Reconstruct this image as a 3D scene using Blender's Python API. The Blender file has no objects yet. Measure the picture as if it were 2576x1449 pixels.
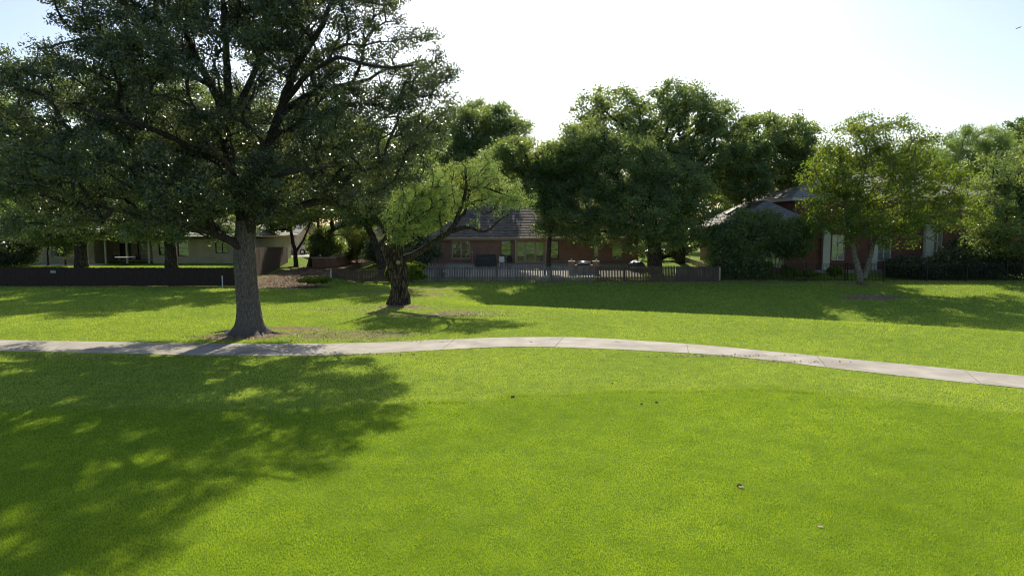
import bpy, math, random
import numpy as np
from mathutils import Vector
R = math.radians
C = bpy.context.scene.collection
sc = bpy.context.scene
rng = np.random.default_rng(7)
random.seed(7)

# ---------------------------------------------------------------- camera, sky, sun, exposure
CAMH = 5.0
FP, CX, CY = 1717.0, 1288.0, 724.5          # focal length and centre of the photograph seen 2576 wide
PITCH = math.atan((CY - 565.0) / FP)
cam = bpy.data.cameras.new("camera"); camo = bpy.data.objects.new("camera", cam); C.objects.link(camo)
camo.location = (0, 0, CAMH); camo.rotation_euler = (math.pi / 2 - PITCH, 0, 0)
cam.sensor_width = 36; cam.lens = 36 * FP / 2576.0
cam.clip_start = 0.1; cam.clip_end = 6000
sc.camera = camo
SUN_EL, SUN_AZ = R(38), R(1.5)
world = bpy.data.worlds.new("World"); sc.world = world; world.use_nodes = True
wn = world.node_tree; sky = wn.nodes.new("ShaderNodeTexSky"); sky.sky_type = 'NISHITA'
sky.sun_disc = False; sky.sun_elevation = SUN_EL; sky.sun_rotation = SUN_AZ
sky.air_density = 1.0; sky.dust_density = 1.3; sky.ozone_density = 1.3
bg = wn.nodes["Background"]; bg.inputs[1].default_value = 0.125
wn.links.new(sky.outputs[0], bg.inputs[0])
sl = bpy.data.lights.new("sun", 'SUN'); sl.energy = 5.0; sl.angle = R(0.5); sl.color = (1.0, 0.935, 0.73)
so = bpy.data.objects.new("sun", sl); C.objects.link(so)
SV = Vector((math.sin(SUN_AZ) * math.cos(SUN_EL), math.cos(SUN_AZ) * math.cos(SUN_EL), math.sin(SUN_EL)))
so.rotation_euler = SV.to_track_quat('Z', 'Y').to_euler(); so.location = (0, 40, 60)
sc.view_settings.view_transform = 'Standard'; sc.view_settings.look = 'None'
sc.view_settings.gamma = 1; sc.view_settings.exposure = 0.25
sc.cycles.use_denoising = True
sc.cycles.filter_width = 1.05
sc.cycles.max_bounces = 8; sc.cycles.diffuse_bounces = 5; sc.cycles.glossy_bounces = 2
sc.cycles.transmission_bounces = 4; sc.cycles.transparent_max_bounces = 4
sc.cycles.caustics_reflective = False; sc.cycles.caustics_refractive = False

# ---------------------------------------------------------------- geometry helpers
def sstep(a, b, x):
    t = np.clip((np.asarray(x, float) - a) / (b - a), 0, 1); return t * t * (3 - 2 * t)

def _hash(ix, iy, s):
    n = (ix.astype(np.int64) * 374761393 + iy.astype(np.int64) * 668265263 + s * 974634777) & 0xffffffff
    n = ((n ^ (n >> 13)) * 1274126177) & 0xffffffff
    return ((n ^ (n >> 16)) & 0xffff) / 65535.0

def vnoise(x, y, s=0):
    x = np.asarray(x, float); y = np.asarray(y, float)
    ix = np.floor(x); iy = np.floor(y); fx = x - ix; fy = y - iy
    fx = fx * fx * (3 - 2 * fx); fy = fy * fy * (3 - 2 * fy)
    a = _hash(ix, iy, s); b = _hash(ix + 1, iy, s); c = _hash(ix, iy + 1, s); d = _hash(ix + 1, iy + 1, s)
    return (a * (1 - fx) + b * fx) * (1 - fy) + (c * (1 - fx) + d * fx) * fy

def fbm(x, y, s=0):
    return 0.5 * vnoise(x, y, s) + 0.27 * vnoise(x * 2.1, y * 2.1, s + 1) + 0.15 * vnoise(x * 4.3, y * 4.3, s + 2) + 0.08 * vnoise(x * 9, y * 9, s + 3)

def terrain(x, y):
    x = np.asarray(x, float); y = np.asarray(y, float)
    u = np.clip(x, -40, 40) + 1
    yc = np.where(u > 0, 41.2 - 0.29 * u - 0.0055 * u * u, 41.2 - 0.02 * u)
    dep = 1.75 * sstep(-5.5, 4, x) * (1 - 0.40 * sstep(20, 29, x))
    t = (y - yc)
    dip = -dep * sstep(-0.5, 6.0, t) * (1 - np.clip((y - 46.5) / 12.5, 0, 1))
    dip = np.where(t < 0, 0, dip)
    hump = 0.12 * np.exp(-((y - yc + 1.5) / 3.5) ** 2) * sstep(-6, 2, x)
    yard = 1.0 * sstep(58, 72, y)
    yard = yard - 0.45 * sstep(20, 26, x) * sstep(58, 66, y)
    lw = 1 - sstep(-25, -22.5, x); yard = yard * (1 - lw) + lw * 1.2 * sstep(55.8, 61, y)
    aw = 1 - sstep(3.2, 5.5, np.abs(x + 18.7 + 0.03 * (y - 58)))
    yard = yard * (1 - aw) + aw * (0.5 * sstep(55, 60, y) + 0.35 * sstep(72, 90, y))
    und = 0.10 * (fbm(x / 9, y / 9, 5) - 0.5) * (1 - sstep(48, 56, y))
    return dip + hump + yard + und

def ray(px, py):
    a = (px - CX) / FP; b = -(py - CY) / FP
    return (a, math.cos(PITCH) + b * math.sin(PITCH), -math.sin(PITCH) + b * math.cos(PITCH))

def at(px, py, Y):
    d = ray(px, py); t = Y / d[1]
    return np.array((d[0] * t, Y, CAMH + d[2] * t))

def ground(px, py):
    d = ray(px, py); lo = 5.0; t = lo
    while t < 400:
        p = (d[0] * t, d[1] * t, CAMH + d[2] * t)
        if p[2] < float(terrain(p[0], p[1])): break
        t += 0.05
    return np.array((p[0], p[1], float(terrain(p[0], p[1]))))

def gz(x, y): return float(terrain(x, y))
def gat(px, Y):                       # ground point at depth Y under picture column px
    X = 0.0
    for _ in range(6):
        z = gz(X, Y); k = (Y * math.cos(PITCH) - (z - CAMH) * math.sin(PITCH)); X = (px - CX) / FP * k
    return np.array((X, Y, gz(X, Y)))

def tag(o, label=None, cat=None, group=None, kind=None):
    if label: o['label'] = label
    if cat: o['category'] = cat
    if group: o['group'] = group
    if kind: o['kind'] = kind
    return o

def empty(name, loc, label, cat, group=None):
    o = bpy.data.objects.new(name, None); C.objects.link(o)
    o.location = tuple(loc); o.empty_display_size = 0.3
    return tag(o, label, cat, group)

def link_mesh(name, me, mat, parent):
    for m in (mat if isinstance(mat, (list, tuple)) else [mat]): me.materials.append(m)
    o = bpy.data.objects.new(name, me); C.objects.link(o)
    if parent is not None:
        o.parent = parent
        off = Vector((0, 0, 0)); p = parent
        while p is not None: off += Vector(p.location); p = p.parent
        o.location = -off
    return o

def np_mesh(name, verts, faces_flat, nper, mat, parent=None, attr=None, smooth=False):
    me = bpy.data.meshes.new(name); nv = len(verts); nf = len(faces_flat) // nper
    me.vertices.add(nv); me.vertices.foreach_set("co", np.ascontiguousarray(verts, dtype=np.float32).ravel())
    me.loops.add(nf * nper); me.loops.foreach_set("vertex_index", np.ascontiguousarray(faces_flat, dtype=np.int32))
    me.polygons.add(nf); me.polygons.foreach_set("loop_start", np.arange(0, nf * nper, nper, dtype=np.int32))
    if smooth: me.polygons.foreach_set("use_smooth", np.ones(nf, dtype=bool))
    for k, (dom, val) in (attr or {}).items():
        a = me.attributes.new(k, 'FLOAT', dom); a.data.foreach_set("value", np.ascontiguousarray(val, dtype=np.float32))
    me.update(calc_edges=True)
    return link_mesh(name, me, mat, parent)

class MB:
    def __init__(s): s.v = []; s.f = []
    def poly(s, pts):
        n = len(s.v); s.v += [tuple(map(float, p)) for p in pts]; s.f.append(tuple(range(n, n + len(pts)))); return s
    def box(s, x0, x1, y0, y1, z0, z1):
        return s.hexa([(x0, y0), (x1, y0), (x1, y1), (x0, y1)], [z0] * 4, [z1] * 4)
    def hexa(s, c, zb, zt):
        n = len(s.v); s.v += [(c[i][0], c[i][1], zb[i]) for i in range(4)] + [(c[i][0], c[i][1], zt[i]) for i in range(4)]
        s.f += [tuple(n + k for k in q) for q in ((3, 2, 1, 0), (4, 5, 6, 7), (0, 1, 5, 4), (1, 2, 6, 5), (2, 3, 7, 6), (3, 0, 4, 7))]
        return s
    def obox(s, p, q, w, zb0, zt0, zb1, zt1, off=0):  # wall-like box from p to q (xy), thickness w
        d = np.array(q[:2], float) - np.array(p[:2], float); L = np.hypot(*d); n = np.array((d[1], -d[0])) / L
        a0 = np.array(p[:2]) + n * off; b0 = np.array(q[:2]) + n * off
        a1 = a0 + n * w; b1 = b0 + n * w
        return s.hexa([a0, a1, b1, b0], [zb0, zb0, zb1, zb1], [zt0, zt0, zt1, zt1])
    def tube(s, pts, rad, n=8, cap=True, oval=1.0):
        pts = np.asarray(pts, float); m = len(pts); rad = np.broadcast_to(rad, (m,))
        t = np.gradient(pts, axis=0); t /= (np.linalg.norm(t, axis=1, keepdims=True) + 1e-9)
        up = np.array((0.13, 0.99, 0.05)) if abs(t[0][2]) > 0.6 else np.array((0, 0, 1.0))
        base = len(s.v)
        for i in range(m):
            u = np.cross(t[i], up); u /= np.linalg.norm(u) + 1e-9; v = np.cross(t[i], u); up = -v if False else up
            for k in range(n):
                a = 2 * math.pi * k / n
                s.v.append(tuple(pts[i] + rad[i] * (math.cos(a) * u + oval * math.sin(a) * v)))
        for i in range(m - 1):
            for k in range(n):
                a = base + i * n + k; b = base + i * n + (k + 1) % n
                s.f.append((a, b, b + n, a + n))
        if cap:
            s.f.append(tuple(base + k for k in range(n))[::-1]); s.f.append(tuple(base + (m - 1) * n + k for k in range(n)))
        return s
    def lathe(s, c, prof, n=16):
        return s.tube([(c[0], c[1], c[2] + z) for r, z in prof], [r for r, z in prof], n)
    def lump(s, c, r, squash=0.7, n=8, seed=1):
        rr = random.Random(seed); b = len(s.v); rows = n // 2
        for i in range(rows + 1):
            th = math.pi * i / rows
            for k in range(n):
                ph = 2 * math.pi * k / n; q = r * (0.75 + 0.5 * rr.random())
                s.v.append((c[0] + q * math.sin(th) * math.cos(ph), c[1] + q * math.sin(th) * math.sin(ph), c[2] + squash * q * math.cos(th)))
        for i in range(rows):
            for k in range(n):
                s.f.append((b + i * n + k, b + (i + 1) * n + k, b + (i + 1) * n + (k + 1) % n, b + i * n + (k + 1) % n))
        return s
    def build(s, name, mat, parent=None, smooth=False, bevel=0):
        me = bpy.data.meshes.new(name); me.from_pydata(s.v, [], s.f)
        if smooth: me.polygons.foreach_set("use_smooth", [True] * len(me.polygons))
        me.update()
        o = link_mesh(name, me, mat, parent)
        if bevel:
            b = o.modifiers.new("bevel", 'BEVEL'); b.width = bevel; b.segments = 2; b.limit_method = 'ANGLE'
        return o

# ---------------------------------------------------------------- materials
def mat_new(name):
    m = bpy.data.materials.new(name); m.use_nodes = True; nt = m.node_tree
    return m, nt, nt.nodes["Principled BSDF"]
def N(nt, t, **kw):
    n = nt.nodes.new(t)
    for k, v in kw.items():
        if k in ('op',): n.operation = v
        elif k.startswith('i') and k[1:].isdigit(): n.inputs[int(k[1:])].default_value = v
        else: setattr(n, k, v)
    return n
def c4(c): return (c[0], c[1], c[2], 1)
def noise_mix(nt, ca, cb, scale=3, detail=4, lo=0.35, hi=0.65, vec=None, stretch=None):
    tc = N(nt, "ShaderNodeTexCoord"); nz = N(nt, "ShaderNodeTexNoise"); nz.inputs["Scale"].default_value = scale; nz.inputs["Detail"].default_value = detail
    src = vec or tc.outputs["Object"]
    if stretch:
        mp = N(nt, "ShaderNodeMapping"); mp.inputs["Scale"].default_value = stretch; nt.links.new(src, mp.inputs[0]); src = mp.outputs[0]
    nt.links.new(src, nz.inputs["Vector"])
    rp = N(nt, "ShaderNodeValToRGB"); rp.color_ramp.elements[0].position = lo; rp.color_ramp.elements[1].position = hi
    rp.color_ramp.elements[0].color = c4(ca); rp.color_ramp.elements[1].color = c4(cb)
    nt.links.new(nz.outputs[0], rp.inputs[0]); return rp.outputs[0], nz.outputs[0]
def plain(name, ca, cb=None, rough=0.8, scale=4, bump=0.0, stretch=None, metal=0.0, spec=0.4):
    m, nt, p = mat_new(name)
    cb = cb or tuple(x * 0.7 for x in ca)
    col, fac = noise_mix(nt, ca, cb, scale, 5, 0.3, 0.7, stretch=stretch)
    nt.links.new(col, p.inputs["Base Color"]); p.inputs["Roughness"].default_value = rough; p.inputs["Metallic"].default_value = metal
    p.inputs["Specular IOR Level"].default_value = spec
    if bump:
        b = N(nt, "ShaderNodeBump"); b.inputs["Distance"].default_value = bump; nt.links.new(fac, b.inputs["Height"]); nt.links.new(b.outputs[0], p.inputs["Normal"])
    return m
def bricky(name, c1, c2, mortar, bw=0.22, bh=0.075, rough=0.85, ms=0.012, slope=1.0, bump=0.01, blotch=0.35):
    m, nt, p = mat_new(name)
    tc = N(nt, "ShaderNodeTexCoord"); sp = N(nt, "ShaderNodeSeparateXYZ"); nt.links.new(tc.outputs["Object"], sp.inputs[0])
    ad = N(nt, "ShaderNodeMath", op='ADD'); nt.links.new(sp.outputs[0], ad.inputs[0]); nt.links.new(sp.outputs[1], ad.inputs[1])
    mz = N(nt, "ShaderNodeMath", op='MULTIPLY'); nt.links.new(sp.outputs[2], mz.inputs[0]); mz.inputs[1].default_value = slope
    cb = N(nt, "ShaderNodeCombineXYZ"); nt.links.new((sp if slope != 1.0 else ad).outputs[0], cb.inputs[0]); nt.links.new(mz.outputs[0], cb.inputs[1])
    br = N(nt, "ShaderNodeTexBrick"); nt.links.new(cb.outputs[0], br.inputs[0])
    br.inputs["Scale"].default_value = 1; br.inputs["Brick Width"].default_value = bw; br.inputs["Row Height"].default_value = bh
    br.inputs["Mortar Size"].default_value = ms; br.inputs["Color1"].default_value = c4(c1); br.inputs["Color2"].default_value = c4(c2); br.inputs["Mortar"].default_value = c4(mortar)
    nz = N(nt, "ShaderNodeTexNoise"); nz.inputs["Scale"].default_value = 1.3; nz.inputs["Detail"].default_value = 6
    nt.links.new(tc.outputs["Object"], nz.inputs["Vector"])
    mr = N(nt, "ShaderNodeMapRange"); mr.inputs[3].default_value = 1 - blotch; mr.inputs[4].default_value = 1 + blotch; nt.links.new(nz.outputs[0], mr.inputs[0])
    mx = N(nt, "ShaderNodeMix", data_type='RGBA', blend_type='MULTIPLY'); mx.inputs[0].default_value = 1
    nt.links.new(br.outputs[0], mx.inputs[6]); nt.links.new(mr.outputs[0], mx.inputs[7]); nt.links.new(mx.outputs[2], p.inputs["Base Color"])
    p.inputs["Roughness"].default_value = rough
    b = N(nt, "ShaderNodeBump"); b.inputs["Distance"].default_value = bump; b.invert = True
    nt.links.new(br.outputs["Fac"], b.inputs["Height"]); nt.links.new(b.outputs[0], p.inputs["Normal"])
    return m
def leafy(name, ca, cb, trans=0.35, tcol=None, rough=0.45, spec=0.4, tint=(1, 1, 1)):
    m, nt, p = mat_new(name)
    at_ = N(nt, "ShaderNodeAttribute", attribute_name="rnd")
    mx = N(nt, "ShaderNodeMix", data_type='RGBA'); nt.links.new(at_.outputs["Fac"], mx.inputs[0])
    mx.inputs[6].default_value = c4(ca); mx.inputs[7].default_value = c4(cb)
    nt.links.new(mx.outputs[2], p.inputs["Base Color"]); p.inputs["Roughness"].default_value = rough; p.inputs["Specular IOR Level"].default_value = spec
    tr = N(nt, "ShaderNodeBsdfTranslucent"); ms = N(nt, "ShaderNodeMixShader"); ms.inputs[0].default_value = trans
    m2 = N(nt, "ShaderNodeMix", data_type='RGBA', blend_type='MULTIPLY'); m2.inputs[0].default_value = 1
    nt.links.new(mx.outputs[2], m2.inputs[6]); m2.inputs[7].default_value = c4(tcol or (2.2, 2.0, 0.9))
    nt.links.new(m2.outputs[2], tr.inputs[0])
    out = nt.nodes["Material Output"]
    nt.links.new(p.outputs[0], ms.inputs[1]); nt.links.new(tr.outputs[0], ms.inputs[2]); nt.links.new(ms.outputs[0], out.inputs[0])
    return m
def bark(name, ca, cb, dist=0.04, sc_=9):
    m, nt, p = mat_new(name)
    tc = N(nt, "ShaderNodeTexCoord"); mp = N(nt, "ShaderNodeMapping"); mp.inputs["Scale"].default_value = (1, 1, 0.2); nt.links.new(tc.outputs["Object"], mp.inputs[0])
    vo = N(nt, "ShaderNodeTexVoronoi", feature='DISTANCE_TO_EDGE'); vo.inputs["Scale"].default_value = sc_
    nz = N(nt, "ShaderNodeTexNoise"); nz.inputs["Scale"].default_value = sc_ * 1.3; nz.inputs["Detail"].default_value = 6
    nt.links.new(mp.outputs[0], nz.inputs["Vector"])
    va = N(nt, "ShaderNodeVectorMath", operation='ADD'); nt.links.new(mp.outputs[0], va.inputs[0])
    sc2 = N(nt, "ShaderNodeVectorMath", operation='SCALE'); sc2.inputs[3].default_value = 0.12; nt.links.new(nz.outputs[1], sc2.inputs[0]); nt.links.new(sc2.outputs[0], va.inputs[1])
    nt.links.new(va.outputs[0], vo.inputs["Vector"])
    rp = N(nt, "ShaderNodeValToRGB"); rp.color_ramp.elements[0].position = 0.02; rp.color_ramp.elements[1].position = 0.25
    rp.color_ramp.elements[0].color = c4(cb); rp.color_ramp.elements[1].color = c4(ca); nt.links.new(vo.outputs["Distance"], rp.inputs[0])
    mr = N(nt, "ShaderNodeMapRange"); mr.inputs[3].default_value = 0.55; mr.inputs[4].default_value = 1.4; nt.links.new(nz.outputs[0], mr.inputs[0])
    mx = N(nt, "ShaderNodeMix", data_type='RGBA', blend_type='MULTIPLY'); mx.inputs[0].default_value = 1
    nt.links.new(rp.outputs[0], mx.inputs[6]); nt.links.new(mr.outputs[0], mx.inputs[7]); nt.links.new(mx.outputs[2], p.inputs["Base Color"])
    ad = N(nt, "ShaderNodeMath", op='ADD'); nt.links.new(vo.outputs["Distance"], ad.inputs[0]); nt.links.new(nz.outputs[0], ad.inputs[1])
    b = N(nt, "ShaderNodeBump"); b.inputs["Distance"].default_value = dist; b.inputs["Strength"].default_value = 1; nt.links.new(ad.outputs[0], b.inputs["Height"]); nt.links.new(b.outputs[0], p.inputs["Normal"])
    p.inputs["Roughness"].default_value = 0.95; p.inputs["Specular IOR Level"].default_value = 0.2
    return m
def glass(name, tint=(0.02, 0.025, 0.022), refl=0.16):
    m, nt, p = mat_new(name)
    p.inputs["Base Color"].default_value = c4(tint); p.inputs["Roughness"].default_value = 0.3
    g = N(nt, "ShaderNodeBsdfGlossy"); g.inputs["Roughness"].default_value = 0.03; g.inputs["Color"].default_value = (0.85, 0.95, 0.9, 1)
    nz = N(nt, "ShaderNodeTexNoise"); nz.inputs["Scale"].default_value = 1.2; b = N(nt, "ShaderNodeBump"); b.inputs["Distance"].default_value = 0.02
    tc = N(nt, "ShaderNodeTexCoord"); nt.links.new(tc.outputs["Object"], nz.inputs["Vector"])
    nt.links.new(nz.outputs[0], b.inputs["Height"]); nt.links.new(b.outputs[0], g.inputs["Normal"])
    ms = N(nt, "ShaderNodeMixShader"); ms.inputs[0].default_value = refl
    nt.links.new(p.outputs[0], ms.inputs[1]); nt.links.new(g.outputs[0], ms.inputs[2]); nt.links.new(ms.outputs[0], nt.nodes["Material Output"].inputs[0])
    return m

def ground_mat():
    m, nt, p = mat_new("turf_ground")
    so_ = N(nt, "ShaderNodeAttribute", attribute_name="soil"); fa = N(nt, "ShaderNodeAttribute", attribute_name="fair")
    rough_c, _ = noise_mix(nt, (0.115, 0.19, 0.03), (0.21, 0.29, 0.05), 2.2, 8, 0.3, 0.7)
    fair_c, _ = noise_mix(nt, (0.09, 0.17, 0.018), (0.155, 0.24, 0.028), 1.6, 8, 0.3, 0.7)
    soil_c, sf = noise_mix(nt, (0.16, 0.10, 0.06), (0.33, 0.25, 0.17), 5, 10, 0.35, 0.65)
    a = N(nt, "ShaderNodeMix", data_type='RGBA'); nt.links.new(fa.outputs["Fac"], a.inputs[0]); nt.links.new(rough_c, a.inputs[6]); nt.links.new(fair_c, a.inputs[7])
    b = N(nt, "ShaderNodeMix", data_type='RGBA'); nt.links.new(so_.outputs["Fac"], b.inputs[0]); nt.links.new(a.outputs[2], b.inputs[6]); nt.links.new(soil_c, b.inputs[7])
    nt.links.new(b.outputs[2], p.inputs["Base Color"]); p.inputs["Roughness"].default_value = 1; p.inputs["Specular IOR Level"].default_value = 0.05
    tc = N(nt, "ShaderNodeTexCoord"); nz = N(nt, "ShaderNodeTexNoise"); nz.inputs["Scale"].default_value = 14; nz.inputs["Detail"].default_value = 4
    nt.links.new(tc.outputs["Object"], nz.inputs["Vector"])
    bu = N(nt, "ShaderNodeBump"); bu.inputs["Distance"].default_value = 0.05; nt.links.new(nz.outputs[0], bu.inputs["Height"]); nt.links.new(bu.outputs[0], p.inputs["Normal"])
    return m

def concrete_mat():
    m, nt, p = mat_new("path_concrete")
    c, f = noise_mix(nt, (0.32, 0.282, 0.25), (0.48, 0.43, 0.385), 1.1, 10, 0.3, 0.7)
    c2, f2 = noise_mix(nt, (0.55, 0.52, 0.5), (1.0, 1.0, 1.0), 0.35, 6, 0.25, 0.5)
    mx = N(nt, "ShaderNodeMix", data_type='RGBA', blend_type='MULTIPLY'); mx.inputs[0].default_value = 0.7
    nt.links.new(c, mx.inputs[6]); nt.links.new(c2, mx.inputs[7]); nt.links.new(mx.outputs[2], p.inputs["Base Color"]); p.inputs["Roughness"].default_value = 0.9
    b = N(nt, "ShaderNodeBump"); b.inputs["Distance"].default_value = 0.01; nt.links.new(f, b.inputs["Height"]); nt.links.new(b.outputs[0], p.inputs["Normal"])
    return m

M = dict(
    ground=ground_mat(), conc=concrete_mat(),
    patio=plain("patio_concrete", (0.5, 0.46, 0.42), (0.36, 0.33, 0.3), 0.9, 2),
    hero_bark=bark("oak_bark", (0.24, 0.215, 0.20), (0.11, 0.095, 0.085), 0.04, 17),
    shaded_limb_bark=bark("shaded_limb_bark", (0.085, 0.075, 0.07), (0.035, 0.03, 0.028), 0.04, 14),  # darker copy of the oak bark, crown shade put into the limb colour
    dark_bark=bark("dark_bark", (0.10, 0.085, 0.07), (0.03, 0.025, 0.02), 0.05, 9),
    mes_bark=bark("rugged_bark", (0.14, 0.105, 0.08), (0.025, 0.02, 0.017), 0.09, 6),
    grey_bark=bark("grey_bark", (0.30, 0.27, 0.23), (0.12, 0.10, 0.08), 0.03, 12),
    twig=plain("dead_twig", (0.25, 0.15, 0.11), (0.15, 0.09, 0.07), 0.9, 9),
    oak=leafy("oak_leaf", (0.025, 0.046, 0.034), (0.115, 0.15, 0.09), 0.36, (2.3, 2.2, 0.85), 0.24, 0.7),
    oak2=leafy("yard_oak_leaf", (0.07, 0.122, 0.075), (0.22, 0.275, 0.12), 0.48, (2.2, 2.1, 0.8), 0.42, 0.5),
    mes=leafy("feathery_leaf", (0.10, 0.19, 0.08), (0.34, 0.41, 0.17), 0.52, (1.7, 1.65, 0.85), 0.5, 0.4),
    ash=leafy("ash_leaf", (0.07, 0.13, 0.032), (0.20, 0.25, 0.05), 0.5, (2.1, 2.0, 0.6), 0.42, 0.45),
    shrub=leafy("shrub_leaf", (0.10, 0.14, 0.035), (0.20, 0.23, 0.06), 0.45, (1.6, 1.5, 0.7), 0.5, 0.35),
    weed=leafy("weed_leaf", (0.12, 0.19, 0.03), (0.22, 0.28, 0.04), 0.5, (1.6, 1.5, 0.6), 0.5, 0.35),
    blade_r=leafy("rough_blade", (0.22, 0.32, 0.052), (0.52, 0.60, 0.135), 0.42, (1.6, 1.55, 0.55), 0.5, 0.3),
    blade_f=leafy("fairway_blade", (0.20, 0.30, 0.024), (0.45, 0.54, 0.06), 0.42, (1.6, 1.6, 0.6), 0.5, 0.3),
    litter=leafy("fallen_leaf", (0.16, 0.10, 0.06), (0.50, 0.44, 0.34), 0.2, (1.3, 1.2, 1.0), 0.6, 0.4),
    brick=bricky("brown_brick", (0.36, 0.165, 0.105), (0.24, 0.11, 0.08), (0.32, 0.24, 0.19)),
    redbrick=bricky("red_brick", (0.26, 0.082, 0.06), (0.18, 0.055, 0.048), (0.24, 0.16, 0.13)),
    wbrick=bricky("painted_brick", (0.62, 0.55, 0.46), (0.56, 0.50, 0.42), (0.48, 0.42, 0.35)),
    shingle=bricky("brown_shingle", (0.31, 0.25, 0.23), (0.17, 0.135, 0.13), (0.06, 0.05, 0.045), 0.34, 0.16, 0.9, 0.01, 1.6),
    gshingle=bricky("grey_shingle", (0.46, 0.43, 0.42), (0.33, 0.31, 0.31), (0.14, 0.13, 0.13), 0.4, 0.16, 0.85, 0.01, 1.6),
    stucco=plain("cream_stucco", (0.72, 0.63, 0.46), (0.62, 0.53, 0.38), 0.9, 2),
    white=plain("white_paint", (0.78, 0.76, 0.72), (0.68, 0.66, 0.62), 0.6, 6),
    tan=plain("tan_trim", (0.55, 0.40, 0.27), (0.46, 0.33, 0.22), 0.7, 5),
    dtrim=plain("dark_trim", (0.06, 0.05, 0.045), (0.04, 0.035, 0.03), 0.6, 5),
    glass=glass("window_glass"), glass2=glass("curtained_glass", (0.30, 0.32, 0.29), 0.2),
    dfence=plain("weathered_dark_board", (0.06, 0.037, 0.03), (0.03, 0.02, 0.017), 0.9, 6, 0.01, (3, 3, 0.4)),
    bfence=plain("brown_board", (0.15, 0.095, 0.068), (0.085, 0.055, 0.042), 0.9, 6, 0.01, (3, 3, 0.4)),
    gfence=plain("silvered_picket", (0.27, 0.235, 0.22), (0.12, 0.09, 0.08), 0.9, 1.4, 0.004, (1.5, 1.5, 0.5)),
    bfence2=plain("mauve_brown_board", (0.11, 0.08, 0.07), (0.07, 0.052, 0.047), 0.9, 6, 0.01, (3, 3, 0.4)),
    lit_fence=plain("sunlit_tone_board", (0.68, 0.55, 0.42), (0.55, 0.38, 0.25), 0.85, 3, 0.005, (2, 2, 0.5)),  # lightened boards: sunlight is put into the colour, the sun barely grazes them
    iron=plain("black_iron", (0.015, 0.015, 0.015), (0.02, 0.02, 0.02), 0.5, 5, metal=0.3),
    pvc=plain("white_plastic", (0.8, 0.8, 0.78), (0.7, 0.7, 0.68), 0.4, 5),
    steel=plain("brushed_steel", (0.62, 0.62, 0.62), (0.5, 0.5, 0.5), 0.25, 20, metal=0.9),
    blackp=plain("black_cover", (0.02, 0.02, 0.022), (0.035, 0.035, 0.035), 0.55, 5),
    cream=plain("cream_wood", (0.66, 0.55, 0.36), (0.55, 0.45, 0.3), 0.6, 5),
    terra=plain("terracotta", (0.45, 0.19, 0.10), (0.36, 0.14, 0.08), 0.8, 8),
    teal=plain("teal_cover", (0.03, 0.07, 0.09), (0.02, 0.05, 0.07), 0.5, 4),
    stone=plain("grey_stone", (0.42, 0.40, 0.36), (0.3, 0.28, 0.25), 0.9, 7),
    clod=plain("dark_clod", (0.06, 0.045, 0.03), (0.03, 0.025, 0.02), 0.95, 30),
    pale=plain("bleached_chip", (0.50, 0.42, 0.30), (0.30, 0.23, 0.15), 0.8, 30),
    vanp=plain("white_car_paint", (0.7, 0.71, 0.72), (0.66, 0.67, 0.68), 0.25, 1),
    rubber=plain("tyre_rubber", (0.02, 0.02, 0.02), (0.03, 0.03, 0.03), 0.8, 20),
    redclay=plain("red_clay_wall", (0.52, 0.13, 0.07), (0.42, 0.10, 0.06), 0.85, 3),
)

# ---------------------------------------------------------------- ground zones
def P2(px, py): return ground(px, py)[:2]
UPX = [-300, 0, 300, 500, 700, 876, 1000, 1145, 1260, 1340, 1418, 1560, 1727, 1900, 2055, 2240, 2425, 2576, 2800, 3000]
UPY = [846, 856, 861, 864, 866, 864, 860, 853, 849, 848, 848, 854, 865, 880, 896, 914, 932, 946, 972, 1000]
LOX = [-300, 0, 300, 500, 650, 800, 950, 1110, 1200, 1300, 1395, 1560, 1732, 1900, 2080, 2280, 2470, 2576, 2800, 3000]
LOY = [874, 884, 890, 895, 896, 895, 890, 881, 876, 873, 874, 880, 889, 903, 926, 948, 968, 978, 1004, 1034]
def edge(xs, ys):
    pts = np.array([P2(a, b) for a, b in zip(xs, ys)]); return pts
UPW, LOW = edge(UPX, UPY), edge(LOX, LOY)
def smooth_curve(w, xs):
    # gentle smoothing by dense interpolation + moving average
    x = np.linspace(w[0, 0], w[-1, 0], 600); y = np.interp(x, w[:, 0], w[:, 1])
    k = np.hanning(31); k /= k.sum(); yp = np.pad(y, 15, mode='edge'); y = np.convolve(yp, k, 'valid')
    return np.interp(xs, x, y)
def path_mask(x, y, grow=0.0):
    yu = smooth_curve(UPW, x); yl = smooth_curve(LOW, x)
    return (y < yu + grow) & (y > yl - grow)

SOIL = [  # px, py, radius x (m), radius y (m), strength
    (595, 847, 1.9, 0.8, 1.1), (680, 841, 1.5, 0.7, 1.0), (740, 826, 1.6, 0.7, 0.95), (860, 843, 2.6, 1.4, 0.62),
    (1000, 772, 1.6, 0.9, 1.0), (960, 786, 1.3, 0.6, 0.75), (1070, 778, 1.4, 0.6, 0.6), (1150, 785, 1.7, 0.9, 0.85), (1090, 792, 1.9, 0.8, 0.6),
    (1060, 742, 2.0, 1.2, 0.8), (960, 735, 2.6, 1.2, 0.6), (2205, 748, 2.4, 1.3, 1.0), (830, 780, 1.5, 0.4, 0.4),
    (1060, 726, 3.0, 1.0, 0.7), (1800, 712, 2.5, 0.5, 0.5), (2160, 716, 2.2, 0.8, 0.8), (1920, 712, 3.5, 0.5, 0.6), (1180, 638, 0.1, 0.1, 0.1)]
SOILW = [(P2(a, b), c, d, e) for a, b, c, d, e in SOIL]
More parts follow.
